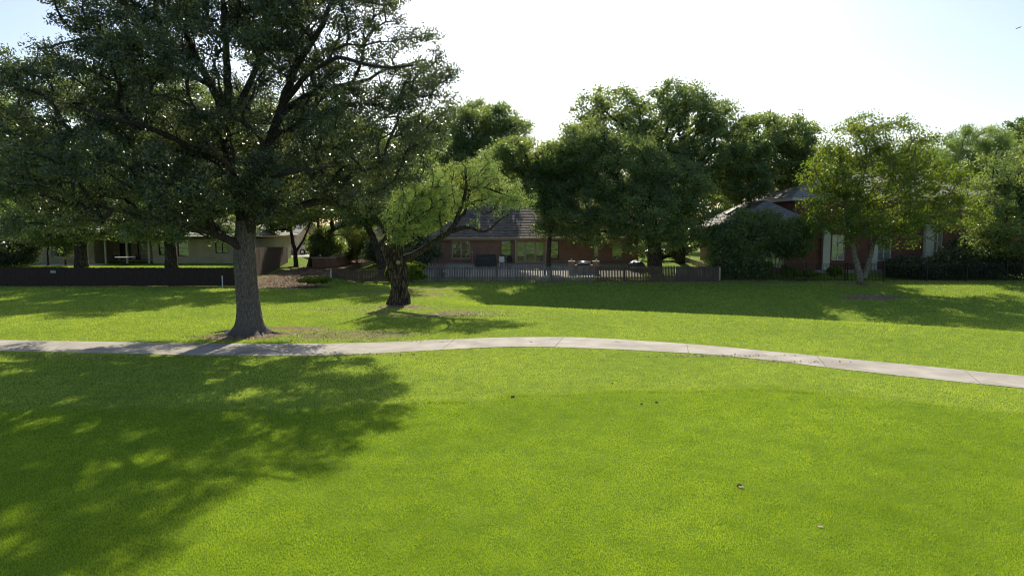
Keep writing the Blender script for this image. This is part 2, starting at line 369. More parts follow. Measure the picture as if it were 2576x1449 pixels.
def soil_f(x, y):
    x = np.asarray(x, float); y = np.asarray(y, float)
    wob = (fbm(x * 0.9, y * 0.9, 11) - 0.5) * 1.3
    s = np.zeros_like(x)
    for (c, rx, ry, k) in SOILW:
        d = np.sqrt(((x - c[0]) / rx) ** 2 + ((y - c[1]) / ry) ** 2)
        s = np.maximum(s, k * (1 - sstep(0.55, 1.35, d + wob)))
    # leaf-strewn bare alley between the two yards
    mid = -18.8 - 0.03 * (y - 58)
    al = (1 - sstep(2.4, 4.2, np.abs(x - mid) + wob * 1.5)) * sstep(51.5, 54.5, y + wob * 2) * (1 - sstep(86, 92, y))
    s = np.maximum(s, al)
    s = np.maximum(s, 0.75 * (1 - sstep(0.1, 0.9, np.abs(y - 59.2) + wob * 0.7)) * sstep(-16, -14, x))     # foot of the picket fence
    s = np.maximum(s, 0.8 * (1 - sstep(0.1, 0.8, np.abs(y - 54.6) + wob * 0.6)) * (1 - sstep(-22, -19, x)))
    return np.clip(s, 0, 1)
FLX = [P2(a, b) for a, b in ((-200, 1040), (300, 1035), (850, 1030), (1090, 1017), (1290, 1005), (1600, 990), (1900, 985), (2228, 1008), (2576, 1045), (2800, 1080))]
FLX = np.array(FLX)
def fair_f(x, y):
    yb = np.interp(x, FLX[:, 0], FLX[:, 1]) + 0.5 * (vnoise(np.asarray(x) * 0.8, 0 * np.asarray(x), 21) - 0.5)
    return 1 - sstep(-0.3, 0.3, y - yb)

def axis(parts):
    a = []
    for lo, hi, st in parts: a += list(np.arange(lo, hi, st))
    a.append(parts[-1][1]); return np.array(a)
gx = axis([(-3000, -400, 650), (-400, -80, 40), (-80, -34, 2), (-34, 34, 0.3), (34, 80, 2), (80, 400, 40), (400, 3000, 650)])
gy = axis([(-60, 0, 10), (0, 8, 1), (8, 64, 0.3), (64, 96, 1), (96, 200, 8), (200, 600, 60), (600, 4000, 500)])
GX, GY = np.meshgrid(gx, gy); GZ = terrain(GX, GY)
vs = np.stack([GX.ravel(), GY.ravel(), GZ.ravel()], 1)
ii, jj = np.meshgrid(np.arange(len(gy) - 1), np.arange(len(gx) - 1), indexing='ij'); a = (ii * len(gx) + jj).ravel()
fc = np.stack([a, a + 1, a + 1 + len(gx), a + len(gx)], 1).ravel()
g = np_mesh("ground", vs, fc, 4, M['ground'], None, {'soil': ('POINT', soil_f(GX, GY).ravel()), 'fair': ('POINT', fair_f(GX, GY).ravel())}, smooth=True)
tag(g, "gently rolling green lawn with a shallow swale before the fences", None, None, 'structure')

# ---------------------------------------------------------------- concrete cart path
def path_pt(w, x, lift=0.035):
    y = float(smooth_curve(w, np.array([x]))[0]); return (x, y, gz(x, y) + lift)
ST = [(-260, -330), (-20, -90), (180, 130), (370, 310), (600, 530), (876, 800), (1145, 1110), (1418, 1395), (1727, 1732), (2055, 2080), (2425, 2470), (2790, 2830)]
def xw(w_px, w, px): return float(np.interp(px, w_px, w[:, 0]))
mb = MB()
for (u0, l0), (u1, l1) in zip(ST[:-1], ST[1:]):
    U0, U1 = xw(UPX, UPW, u0), xw(UPX, UPW, u1); L0, L1 = xw(LOX, LOW, l0), xw(LOX, LOW, l1)
    n = 12; gap = 0.009
    us = np.linspace(U0 + gap, U1 - gap, n + 1); ls = np.linspace(L0 + gap, L1 - gap, n + 1)
    tilt = random.uniform(-0.006, 0.006)
    up = [np.array(path_pt(UPW, x, 0.016 + tilt)) for x in us]; lo = [np.array(path_pt(LOW, x, 0.016 - tilt)) for x in ls]
    b = len(mb.v)
    for p, q in zip(up, lo): mb.v += [tuple(p), tuple(q), (p[0], p[1], p[2] - .14), (q[0], q[1], q[2] - .14)]
    for k in range(n):
        i = b + 4 * k; j = i + 4
        mb.f += [(i, i + 1, j + 1, j), (i + 1, i + 3, j + 3, j + 1), (i, j, j + 2, i + 2)]
    mb.f += [(b, b + 2, b + 3, b + 1), (b + 4 * n, b + 4 * n + 1, b + 4 * n + 3, b + 4 * n + 2)]
tag(mb.build("cart_path", M['conc']), "pale concrete cart path curving across the lawn", None, None, 'structure')

# ---------------------------------------------------------------- grass blades and fallen leaves (uncountable)
def blades(n, dmin, dmax, sel, mat, name, label, h0, w0, cat='grass'):
    # density falls with distance squared; blades a little larger with distance
    u = rng.random(n); y = np.exp(np.log(dmin) + u * (np.log(dmax) - np.log(dmin)))
    x = (rng.random(n) * 2 - 1) * (y * 0.80 + 2.0)
    keep = sel(x, y); x = x[keep]; y = y[keep]; n = len(x)
    s = 0.75 + 0.55 * y / 20.0
    h = h0 * s * (0.55 + 0.9 * rng.random(n)); w = w0 * s * (0.7 + 0.6 * rng.random(n))
    patch = fbm(x * 0.35, y * 0.35, 31); h *= 0.75 + 0.6 * fbm(x * 1.5, y * 1.5, 41)
    th = rng.random(n) * 2 * np.pi; lean = (0.25 + 0.5 * rng.random(n)) * h; la = rng.random(n) * 2 * np.pi
    z = terrain(x, y)
    b = np.stack([x, y, z - 0.005], 1); d = np.stack([np.cos(th), np.sin(th), 0 * th], 1) * (w * 0.5)[:, None]
    tip = b + np.stack([np.cos(la) * lean, np.sin(la) * lean, h], 1)
    V = np.stack([b - d, b + d, tip], 1).reshape(-1, 3)
    cr = np.clip(0.58 * rng.random(n) + 0.8 * (patch - 0.5) + 0.23 + 0.35 * (vnoise(x * 3, y * 3, 51) - .5), 0, 1)
    o = np_mesh(name, V, np.arange(3 * n), 3, mat, None, {'rnd': ('FACE', cr)})
    tag(o, label, cat, None, 'stuff'); return o
def sel_rough(x, y):
    return (~path_mask(x, y, -0.10 * vnoise(x * 5, y * 2, 77))) & (fair_f(x, y) < rng.random(len(x))) & (soil_f(x, y) * 1.05 < rng.random(len(x)))
def sel_fair(x, y): return (fair_f(x, y) > rng.random(len(x)))
blades(850000, 13.5, 62, sel_rough, M['blade_r'], "rough_grass", "coarse yellow green grass around the path and tree roots", 0.036, 0.011)
blades(850000, 8.2, 21, sel_fair, M['blade_f'], "fairway_grass", "short deep green mown grass in the foreground", 0.028, 0.010)

def edge_tufts():
    n = 15000; x = rng.uniform(-20, 22, n); yb = np.interp(x, FLX[:, 0], FLX[:, 1]) + 0.5 * (vnoise(x * 0.8, 0 * x, 21) - 0.5)
    y = yb + 0.10 + np.abs(rng.normal(0, .10, n)); k = vnoise(x * 1.3, y * .3, 61) + .5 * vnoise(x * 6, y * 2, 62) > rng.random(n) * 1.1 + .3; x = x[k]; y = y[k]; n = len(x)
    h = .075 * (.5 + rng.random(n)); w = .012; th = rng.random(n) * 6.28; b = np.stack([x, y, terrain(x, y)], 1); d = np.stack([np.cos(th), np.sin(th), 0 * th], 1) * w * .5
    la = rng.random(n) * 6.28; tip = b + np.stack([np.cos(la) * h * .5, np.sin(la) * h * .5, h], 1)
    o = np_mesh("edge_grass", np.stack([b - d, b + d, tip], 1).reshape(-1, 3), np.arange(3 * n), 3, M['blade_f'], None, {'rnd': ('FACE', rng.random(n) * .4)}); tag(o, "ragged taller grass along the edge of the mown fairway", 'grass', None, 'stuff')
edge_tufts()
def litter(n, areas, name, label, size=0.03):
    xs = []; ys = []
    for (cx, cy, rx, ry, k) in areas:
        c = P2(cx, cy); m = int(n * k)
        xs.append(c[0] + rng.normal(0, rx, m)); ys.append(c[1] + rng.normal(0, ry, m))
    x = np.concatenate(xs); y = np.concatenate(ys); n = len(x); z = terrain(x, y) + 0.02 + 0.02 * rng.random(n)
    th = rng.random(n) * 2 * np.pi; s = size * (0.5 + rng.random(n))
    a = np.stack([np.cos(th) * s, np.sin(th) * s, rng.normal(0, .35, n) * s], 1); b = np.stack([-np.sin(th) * s * .6, np.cos(th) * s * .6, rng.normal(0, .3, n) * s], 1)
    c = np.stack([x, y, z], 1); V = np.stack([c - a, c - b, c + a, c + b], 1).reshape(-1, 3)
    o = np_mesh(name, V, np.arange(4 * n), 4, M['litter'], None, {'rnd': ('FACE', rng.random(n) ** 1.4)}); tag(o, label, 'leaves', None, 'stuff')
litter(10000, [(900, 842, 1.7, .8, .16), (1100, 795, 1.6, .25, .10), (1180, 790, 1.5, .5, .12), (640, 848, 1.6, .3, .08), (1000, 774, 1.8, .6, .08), (1560, 862, 0.1, .1, .001),
              (1790, 897, 1.6, .12, .05), (1950, 912, .8, .1, .02), (150, 900, 2.5, .2, .04), (900, 860, 3.0, .12, .03), (1150, 795, 1.5, .12, .06), (850, 778, 1.6, .5, .04), (1000, 893, 1.5, .15, .02)],
       "fallen_leaves", "dry fallen leaves scattered over the grass by the path")
def alley_litter():
    n = 20000; y = rng.uniform(53, 86, n); x = -18.8 - 0.03 * (y - 58) + rng.normal(0, 1.6, n); z = terrain(x, y) + .03
    th = rng.random(n) * 6.28; s = 0.04 * (0.5 + rng.random(n))
    a = np.stack([np.cos(th) * s, np.sin(th) * s, rng.normal(0, .4, n) * s], 1); b = np.stack([-np.sin(th) * s * .6, np.cos(th) * s * .6, rng.normal(0, .4, n) * s], 1)
    c = np.stack([x, y, z], 1); V = np.stack([c - a, c - b, c + a, c + b], 1).reshape(-1, 3)
    o = np_mesh("leaf_litter", V, np.arange(4 * n), 4, M['litter'], None, {'rnd': ('FACE', 0.6 * rng.random(n) ** 3)}); tag(o, "brown leaf litter covering the bare alley between the yard fences", 'leaves', None, 'stuff')
alley_litter()

# ---------------------------------------------------------------- trees
def sample_blobs(blobs, n, shell=0.55):
    """points inside a union of ellipsoids (world units), denser near the shell"""
    B = np.array([[*b[0], *b[1]] for b in blobs], float); w = (B[:, 3] * B[:, 4] * B[:, 5]) ** 0.85; w /= w.sum()
    k = rng.choice(len(B), n * 3, p=w); v = rng.normal(size=(n * 3, 3)); v /= np.linalg.norm(v, axis=1, keepdims=True)
    r = rng.random(n * 3) ** (1 / 3.0) * (1 - shell) + shell * (0.72 + 0.33 * rng.random(n * 3))
    p = B[k, :3] + v * r[:, None] * B[k, 3:]
    # thin where too close to an earlier pick: simple grid rejection for even clumps
    cell = (B[:, 3:].prod(1).sum() * 2.2 / n) ** (1 / 3.0) * 0.75
    seen = {}; out = []
    for q in p:
        key = tuple(np.floor(q / cell).astype(int))
        if key in seen: continue
        seen[key] = 1; out.append(q)
        if len(out) >= n: break
    return np.array(out)

def leaves_mesh(tips, tr, per, size, asp, spread, mat, name, parent, droop=0.0, flat=0.7, fine=False):
    n = len(tips) * per; k = np.repeat(np.arange(len(tips)), per)
    off = np.clip(rng.normal(size=(n, 3)), -2, 2) * spread; off[:, 2] *= flat
    if droop: off[:, 2] -= np.abs(rng.normal(size=n)) * droop; off[:, :2] *= 0.75
    c = tips[k] + off
    d = rng.normal(size=(n, 3)); 
    if droop: d[:, 2] -= 1.3
    d /= np.linalg.norm(d, axis=1, keepdims=True)
    e = np.cross(d, rng.normal(size=(n, 3))); e /= np.linalg.norm(e, axis=1, keepdims=True) + 1e-9
    L = size * (0.6 + 0.8 * rng.random(n)); W = L * asp
    f = np.cross(d, e); fold = f * (W * 0.18)[:, None]
    a = d * (L * .5)[:, None]; b = e * (W * .5)[:, None]
    V = np.stack([c - a, c - b + fold, c + a, c + b + fold], 1).reshape(-1, 3)
    r = np.clip(0.55 * tr[k] + 0.45 * rng.random(n), 0, 1)
    return np_mesh(name, V, np.arange(4 * n), 4, mat, parent, {'rnd': ('FACE', r)})

def prisms(A, B, ra, rb):
    n = len(A); d = B - A; L = np.linalg.norm(d, axis=1, keepdims=True) + 1e-9; t = d / L
    u = np.cross(t, np.array([[0.3, 0.2, 0.93]])); u /= np.linalg.norm(u, axis=1, keepdims=True) + 1e-9; v = np.cross(t, u)
    V = []
    for P, r in ((A, ra), (B, rb)):
        for q in range(3):
            a = q * 2.0944; V.append(P + r * (math.cos(a) * u + math.sin(a) * v))
    V = np.stack(V, 1).reshape(-1, 3); i = (np.arange(n) * 6)[:, None]
    F = np.concatenate([i + np.array([[0, 1, 4, 3]]), i + np.array([[1, 2, 5, 4]]), i + np.array([[2, 0, 3, 5]])], 1).reshape(-1)
    return V, F

DEN0 = (1.35, 1.6, 1.12)
def tree(name, label, base, limbs, blobs, ncl, per_sub, subs, lsize, mat, barkm, cat='tree', group=None, asp=0.5, sub_r=0.55,
         spread=0.22, r_tip=0.012, shell=0.55, droop=0.0, trunk_obj=None, sides=7, rpow=0.46, rootbias=0.28, den=None, limbm=None):
    DEN = den or DEN0
    root = empty(name, base, label, cat, group)
    base = np.array(base, float)
    P = []; par = []; rad = []; plen = []; fixed = []
    chains = []
    for li, (pts, r0, r1) in enumerate(limbs):
        pts = np.array(pts, float)
        # densify with smooth interpolation
        seg = np.r_[0, np.cumsum(np.linalg.norm(np.diff(pts, axis=0), axis=1))]; m = max(3, int(seg[-1] / 0.5) + 2)
        s = np.linspace(0, seg[-1], m); q = np.stack([np.interp(s, seg, pts[:, k]) for k in range(3)], 1)
        if m > 5:
            qq = q.copy(); qq[1:-1] = 0.25 * q[:-2] + 0.5 * q[1:-1] + 0.25 * q[2:]; q = qq; q[1:-1] += rng.normal(0, 0.025, (m - 2, 3))
        rr = r0 + (r1 - r0) * (s / seg[-1]) ** 0.8
        if P and li > 0:
            j = int(np.argmin(np.linalg.norm(np.array(P) - q[0], axis=1))); p0 = plen[j]
        else: j = -1; p0 = 0
        st = len(P)
        for i in range(m):
            P.append(q[i]); par.append(j if i == 0 else st + i - 1); rad.append(rr[i]); plen.append(p0 + s[i]); fixed.append(True)
        chains.append((list(range(st, st + m)), True))
    ncl = int(ncl * DEN[0]); cl = sample_blobs(blobs, ncl, shell)
    zmin = P[0][2] + 0.6; cl[:, 2] = np.maximum(cl[:, 2], zmin)
    ref = np.array(P[min(len(P) - 1, chains[0][0][-1])]); cl = cl[np.argsort(np.linalg.norm(cl - ref, axis=1))]
    tr0 = P[0]; start_n = sum(1 for p in P if p[2] > P[0][2] + 0.35 * (ref[2] - P[0][2]))
    for t in cl:
        A = np.array(P); pl = np.array(plen)
        cost = np.linalg.norm(A - t, axis=1) + rootbias * pl
        cost[A[:, 2] < P[0][2] + 0.45 * (ref[2] - P[0][2])] += 50
        cost += np.maximum(0, A[:, 2] - t[2]) * 0.8
        j = int(np.argmin(cost)); p = A[j]; L = np.linalg.norm(t - p)
        if L < 0.05: continue
        dp = A[j] - A[par[j]] if par[j] >= 0 else np.array((0, 0, 1.0)); dp = dp / (np.linalg.norm(dp) + 1e-9)
        c1 = p + (dp * 0.5 + (t - p) / L * 0.5) * L * 0.4; c1[2] += 0.05 * L
        c2 = t - (t - p) * 0.3 + rng.normal(0, 0.07 * L, 3)
        m = max(2, int(L / 0.7) + 1); s = np.linspace(0, 1, m + 1)[:, None]
        q = (1 - s) ** 3 * p + 3 * (1 - s) ** 2 * s * c1 + 3 * (1 - s) * s * s * c2 + s ** 3 * t
        q[1:-1] += rng.normal(0, 0.045, (m - 1, 3)) * min(1.0, L)
        st = len(P); ch = [j]
        for i in range(1, m + 1):
            P.append(q[i]); par.append(j if i == 1 else st + i - 2); rad.append(0); plen.append(plen[j] + L * i / m); fixed.append(False); ch.append(st + i - 1)
        chains.append((ch, False))
    cnt = np.zeros(len(P)); 
    tipsidx = [c[0][-1] for c in chains if not c[1]]
    for i in tipsidx: cnt[i] += 1
    for i in range(len(P) - 1, -1, -1):
        if par[i] >= 0: cnt[par[i]] += cnt[i]
    R_ = np.array(rad); nf = ~np.array(fixed); R_[nf] = r_tip * np.maximum(cnt[nf], 1) ** rpow * 1.6
    mbt = MB(); mbb = MB(); PA = np.array(P)
    for ch, fx in chains:
        idx = list(ch); r = R_[idx].copy()
        if not fx:
            r[0] = min(r[1] * 1.15, R_[idx[0]])
            r[-1] = min(r[-1], r_tip)
            (mbb).tube(PA[idx], r, 5 if r[0] < 0.06 else sides, cap=False)
        elif ch[0] == 0 and trunk_obj is None: mbt.tube(PA[idx], r, 12, cap=True)
        elif ch[0] == 0: pass
        else: mbb.tube(PA[idx], r, 9, cap=False)
    # sub twigs
    T = PA[tipsidx] if tipsidx else cl
    crnd = rng.random(len(T)); k = np.repeat(np.arange(len(T)), subs)
    sv = rng.normal(size=(len(k), 3)); sv /= np.linalg.norm(sv, axis=1, keepdims=True); sv[:, 2] = sv[:, 2] * 0.6 + (0.1 if not droop else -0.1)
    S = T[k] + sv * (sub_r * (0.35 + 0.75 * rng.random(len(k))))[:, None]
    V, F = prisms(T[k] - 0.0, S, r_tip * 0.8, r_tip * 0.3)
    n0 = len(mbb.v); me = bpy.data.meshes.new("limbs")
    me.from_pydata(mbb.v + [tuple(v) for v in V], [], mbb.f + [tuple(f) for f in (F.reshape(-1, 4) + n0)])
    me.polygons.foreach_set("use_smooth", [True] * len(me.polygons)); me.update()
    if trunk_obj is None: mbt.build("trunk", barkm, root, smooth=True)
    else: trunk_obj(root)
    link_mesh("limbs", me, limbm or barkm, root)
    leaves_mesh(S, crnd[k], int(per_sub * DEN[1]), lsize * DEN[2], asp, spread, mat, "crown", root, droop)
    return root

def blob(px, py, rx, ry, Y, rd):
    c = at(px, py, Y); k = Y / FP * 1.0
    return (c, (rx * k, rd, ry * k))

# --- the big oak beside the path
HB = ground(625, 838); HY = HB[1]
def hero_trunk(root):
    n, rows = 72, 64; V = []; top = at(617, 556, HY); H = top[2] - HB[2]
    for i in range(rows + 1):
        t = i / rows; z = HB[2] - 0.12 + (H + 0.12) * (t ** 1.35); h = z - HB[2]
        c = HB[0] + (top[0] - HB[0]) * t + 0.04 * math.sin(t * 7)
        for k in range(n):
            a = 2 * math.pi * k / n
            r = 0.47 + 0.07 * math.exp(-h / 1.5) + 0.30 * math.exp(-max(h, 0) / 0.42)
            lob = 0.5 + 0.5 * math.sin(5 * a + 0.8) * 0.6 + 0.25 * math.sin(8 * a + 2) + 0.15 * math.sin(13 * a)
            r += 0.55 * max(lob, 0) * math.exp(-max(h, -0.1) / 0.17)
            r += 0.035 * math.sin(3 * a + h * 0.9) * (1 - math.exp(-h)) + (0.10 * math.sin(2 * a + 0.3) - 0.16) * max(0, h / H - 0.72) * 3
            r += 0.018 * (vnoise(k * 0.9, h * 3.5, 3) - 0.5) * 2 + 0.012 * math.sin(k * 2.6 + 2 * vnoise(k * .2, h, 9))
            V.append((c + r * math.cos(a), HB[1] + r * math.sin(a), z))
    V = np.array(V); F = []
    for i in range(rows):
        for k in range(n): F += [i * n + k, i * n + (k + 1) % n, (i + 1) * n + (k + 1) % n, (i + 1) * n + k]
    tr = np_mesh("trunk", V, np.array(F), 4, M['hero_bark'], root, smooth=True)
    # surface roots
    mbr = MB()
    for ang, L, r in ((2.9, 2.0, .13), (3.4, 1.6, .10), (0.1, 1.9, .12), (-0.45, 1.5, .11), (5.1, 1.2, .10), (4.2, 1.3, .11), (3.8, 1.7, .09), (-0.15, 1.2, .08)):
        pts = []; 
        for s in np.linspace(0.35, 1, 9):
            x = HB[0] + math.cos(ang + 0.25 * math.sin(s * 6 + ang)) * L * s; y = HB[1] + math.sin(ang + 0.25 * math.sin(s * 6 + ang)) * L * s
            pts.append((x, y, gz(x, y) + 0.02 + 0.05 * (1 - s) - 0.05 * s))
        mbr.tube(pts, np.linspace(r, 0.03, 9), 8)
    mbr.build("roots", M['hero_bark'], root, smooth=True)
def L_(pts, r0, r1, Y): return ([at(a, b, Y + c) for a, b, c in pts], r0, r1)
Y = HY
hero_limbs = [
    ([HB, at(625, 700, Y), at(622, 585, Y)], 0.55, 0.44),
    L_([(622, 650, -.1), (606, 622, -.2), (585, 606, -.3), (545, 590, -.8), (500, 572, -1.4), (440, 566, -2.0), (360, 548, -2.6), (250, 520, -3)], .24, .06, Y),
    L_([(618, 585, 0), (607, 530, 0), (590, 440, .2), (569, 380, .4), (566, 320, .6), (545, 235, .8), (498, 156, 1), (470, 90, 1.3), (452, -20, 1.5), (430, -140, 1.8)], .33, .06, Y),
    L_([(568, 330, .6), (574, 240, 0), (572, 150, -.4), (560, 40, -.9), (570, -120, -1.2)], .24, .06, Y),
    L_([(580, 310, .5), (612, 240, 1.4), (649, 161, 2.2), (664, 90, 2.8), (700, -30, 3.2)], .21, .06, Y),
    L_([(622, 585, 0), (636, 500, -.2), (665, 410, -.4), (700, 290, -.7), (725, 213, -1), (754, 150, -1.3), (796, 90, -1.6), (845, -20, -2), (870, -120, -2.2)], .33, .06, Y),
    L_([(638, 520, -.1), (690, 440, 1), (745, 425, 1.6), (820, 395, 2.6), (900, 330, 3.6), (1000, 280, 4.2)], .22, .05, Y),
    L_([(712, 260, -.8), (780, 180, -2), (850, 140, -3), (960, 175, -3.6), (1040, 165, -4)], .15, .04, Y),
    L_([(700, 290, -.7), (770, 240, .8), (860, 215, 1.5), (925, 204, 2), (975, 172, 2.2), (1070, 150, 2.3)], .16, .04, Y),
    L_([(585, 430, .2), (500, 380, -1.5), (400, 330, -3), (300, 300, -4), (180, 270, -4.8)], .2, .05, Y),
    L_([(600, 470, .1), (520, 430, 2), (400, 390, 4), (280, 330, 5), (150, 240, 5.5)], .2, .05, Y),
    L_([(535, 215, .8), (430, 170, .2), (330, 120, -.5), (230, 90, -1), (120, 120, -1.2)], .14, .04, Y),
    L_([(650, 470, -.3), (700, 440, -3), (760, 430, -5), (840, 420, -6.2)], .16, .04, Y),
    L_([(610, 480, 0), (590, 440, -3), (560, 400, -6), (520, 360, -7.5)], .18, .05, Y),
    L_([(620, 460, 0), (650, 420, 3), (680, 380, 6), (700, 300, 7.5)], .18, .05, Y),
]
hero_blobs = [
    blob(560, 200, 330, 190, Y, 6.6), blob(540, -60, 330, 150, Y, 5.2), blob(520, -190, 250, 110, Y, 5.5), blob(800, 60, 200, 140, Y - .5, 4.4), blob(930, -10, 90, 75, Y, 3.6),
    blob(330, 60, 145, 130, Y, 5), blob(215, 60, 45, 40, Y - 1, 2.2), blob(118, 190, 98, 84, Y - .5, 3.4), blob(170, 300, 200, 130, Y, 5.5), blob(70, 370, 95, 110, Y - 1, 3.2), blob(60, 200, 62, 50, Y, 2),
    blob(1040, 165, 95, 75, Y, 3.2), blob(1060, 255, 80, 80, Y + .5, 3.4), blob(950, 330, 170, 115, Y, 5.2), blob(1085, 190, 50, 70, Y, 2), blob(1010, 420, 70, 50, Y, 2.5),
    blob(320, 440, 260, 95, Y - 1, 6), blob(180, 470, 160, 75, Y + 1, 4.5), blob(480, 490, 150, 70, Y - 3, 3.6), blob(760, 470, 150, 85, Y + .5, 5.5), blob(900, 470, 90, 70, Y, 3.2), blob(690, 540, 60, 40, Y - 1, 2.6),
    blob(560, 420, 220, 90, Y + 2, 6), blob(420, 545, 110, 30, Y - 2, 3), blob(280, 560, 130, 26, Y - 1, 3), blob(100, 550, 90, 30, Y, 3), blob(60, 480, 80, 60, Y, 3)]
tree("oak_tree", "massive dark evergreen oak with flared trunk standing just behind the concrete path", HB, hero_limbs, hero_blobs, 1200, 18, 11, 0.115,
     M['oak'], M['hero_bark'], asp=0.48, sub_r=0.52, spread=0.17, r_tip=0.014, shell=0.45, trunk_obj=hero_trunk, rootbias=0.22, den=(1.25, 1.25, 1.1), limbm=M['shaded_limb_bark'])

# --- gnarled feathery tree in the middle
MB0 = ground(1000, 766); MY = MB0[1]
def mes_trunk(root):
    n, rows = 48, 50; V = []; top = at(996, 618, MY); H = top[2] - MB0[2]
    for i in range(rows + 1):
        t = i / rows; h = -0.1 + (H + .1) * t
        cx = MB0[0] + (top[0] - MB0[0]) * t + 0.12 * math.sin(t * 4.2); cy = MB0[1] + 0.08 * math.sin(t * 5)
        for k in range(n):
            a = 2 * math.pi * k / n
            r = 0.50 + 0.18 * math.exp(-max(h, 0) / 0.35) + 0.10 * math.sin(3 * a + 1.2 * h) + 0.08 * math.sin(5 * a - 2 * h)
            r += 0.12 * (vnoise(k / 5.0, h * 2.2, 6) - .5) + 0.12 * (vnoise(k / 2.0, h * 4, 7) - .5) + 0.10 * max(0, t - .7) * 3
            V.append((cx + r * math.cos(a), cy + r * math.sin(a), MB0[2] + h))
    F = []
    for i in range(rows):
        for k in range(n): F += [i * n + k, i * n + (k + 1) % n, (i + 1) * n + (k + 1) % n, (i + 1) * n + k]
    np_mesh("trunk", np.array(V), np.array(F), 4, M['mes_bark'], root, smooth=True)
    mm = MB(); c = at(1002, 660, MY - .62); mm.lump(c, .13, .9, 10, 4); mm.build("sawn_knot", M['stone'], root)
Y = MY
mes_limbs = [
    ([MB0, at(996, 690, Y), at(996, 618, Y)], .55, .42),
    L_([(1004, 655, -.1), (1048, 640, -.3), (1084, 612, -.4), (1113, 598, -.4), (1140, 580, -.3), (1147, 551, -.2), (1154, 527, 0), (1169, 500, .1), (1174, 462, .2), (1171, 425, .2)], .27, .07, Y),
    L_([(1138, 583, -.3), (1158, 574, -.5), (1179, 568, -.8), (1205, 580, -1), (1223, 588, -1.1), (1238, 575, -1.2), (1249, 556, -1.3), (1280, 540, -1.4)], .15, .04, Y),
    L_([(1147, 560, -.2), (1166, 540, .4), (1176, 520, .6), (1172, 500, .7), (1190, 470, 1), (1215, 440, 1.2), (1235, 410, 1.2)], .13, .04, Y),
    L_([(1172, 500, .1), (1190, 515, -.6), (1204, 527, -.9), (1218, 540, -1.1)], .06, .02, Y),
    L_([(1113, 598, -.4), (1108, 560, -.9), (1103, 535, -1), (1110, 515, -1), (1128, 505, -1)], .10, .03, Y),
    L_([(1174, 480, .2), (1210, 470, -.3), (1240, 478, -.8), (1290, 500, -1)], .08, .03, Y),
    L_([(996, 625, 0), (1002, 590, .1), (1020, 550, .3), (1040, 510, .5), (1060, 470, .6), (1085, 440, .7)], .26, .05, Y),
    L_([(992, 625, 0), (975, 600, -.4), (960, 570, -.8), (950, 540, -1), (935, 520, -1.1)], .2, .05, Y),
    L_([(1005, 585, 0), (1030, 560, -1), (1060, 540, -1.7), (1090, 520, -2)], .12, .03, Y),
]
mes_blobs = [blob(1080, 445, 62, 38, Y + .3, 1.9), blob(1040, 478, 52, 44, Y + .3, 2.0), blob(1050, 535, 85, 48, Y - .4, 2.3), blob(1005, 585, 36, 26, Y - 1.0, 1.0),
             blob(1110, 500, 45, 50, Y, 1.8), blob(1215, 425, 48, 40, Y + .6, 1.6), blob(1240, 470, 62, 36, Y, 1.8), blob(1290, 498, 48, 24, Y - .6, 1.2), blob(1318, 518, 22, 12, Y - .8, .7), blob(1190, 500, 40, 28, Y + .6, 1.3),
             blob(1200, 548, 12, 22, Y - .9, .5), blob(1252, 535, 22, 28, Y - 1.2, .7), blob(1150, 430, 26, 26, Y + .2, .9), blob(1120, 470, 40, 30, Y + .3, 1.4)]
tree("mesquite_tree", "gnarled tree with thick dark trunk and feathery light green drooping foliage", MB0, mes_limbs, mes_blobs, 310, 25, 7, 0.105,
     M['mes'], M['mes_bark'], asp=0.30, sub_r=0.45, spread=0.17, r_tip=0.012, shell=0.2, droop=0.14, trunk_obj=mes_trunk, rootbias=0.15, den=(1.0, 0.95, 1.0), limbm=M['dark_bark'])

# --- every other tree: (label, trunk pixels, depth, blobs)
def ytree(name, label, tpx, Y, trunk, blobs, ncl, mat='oak2', bk='dark_bark', r=0.35, r1=None, ls=0.19, per=12, subs=7, extra=(), group=None, sub_r=0.75, spread=0.27, cat='tree', droop=0, asp=.5, shell=.5, den=None):
    b = gat(tpx, Y); b[2] -= 0.05
    limbs = [([b] + [at(a, c, Y + e) for a, c, e in trunk], r, r1 or r * .55)] + [L_(p, q, s, Y) for p, q, s in extra]
    bl = [blob(a, c, rx, ry, Y + e, rd) for a, c, rx, ry, e, rd in blobs]
    return tree(name, label, b, limbs, bl, ncl, per, subs, ls, M[mat], M[bk], cat, group, asp=asp, sub_r=sub_r, spread=spread, r_tip=0.02, droop=droop, shell=shell, den=den)

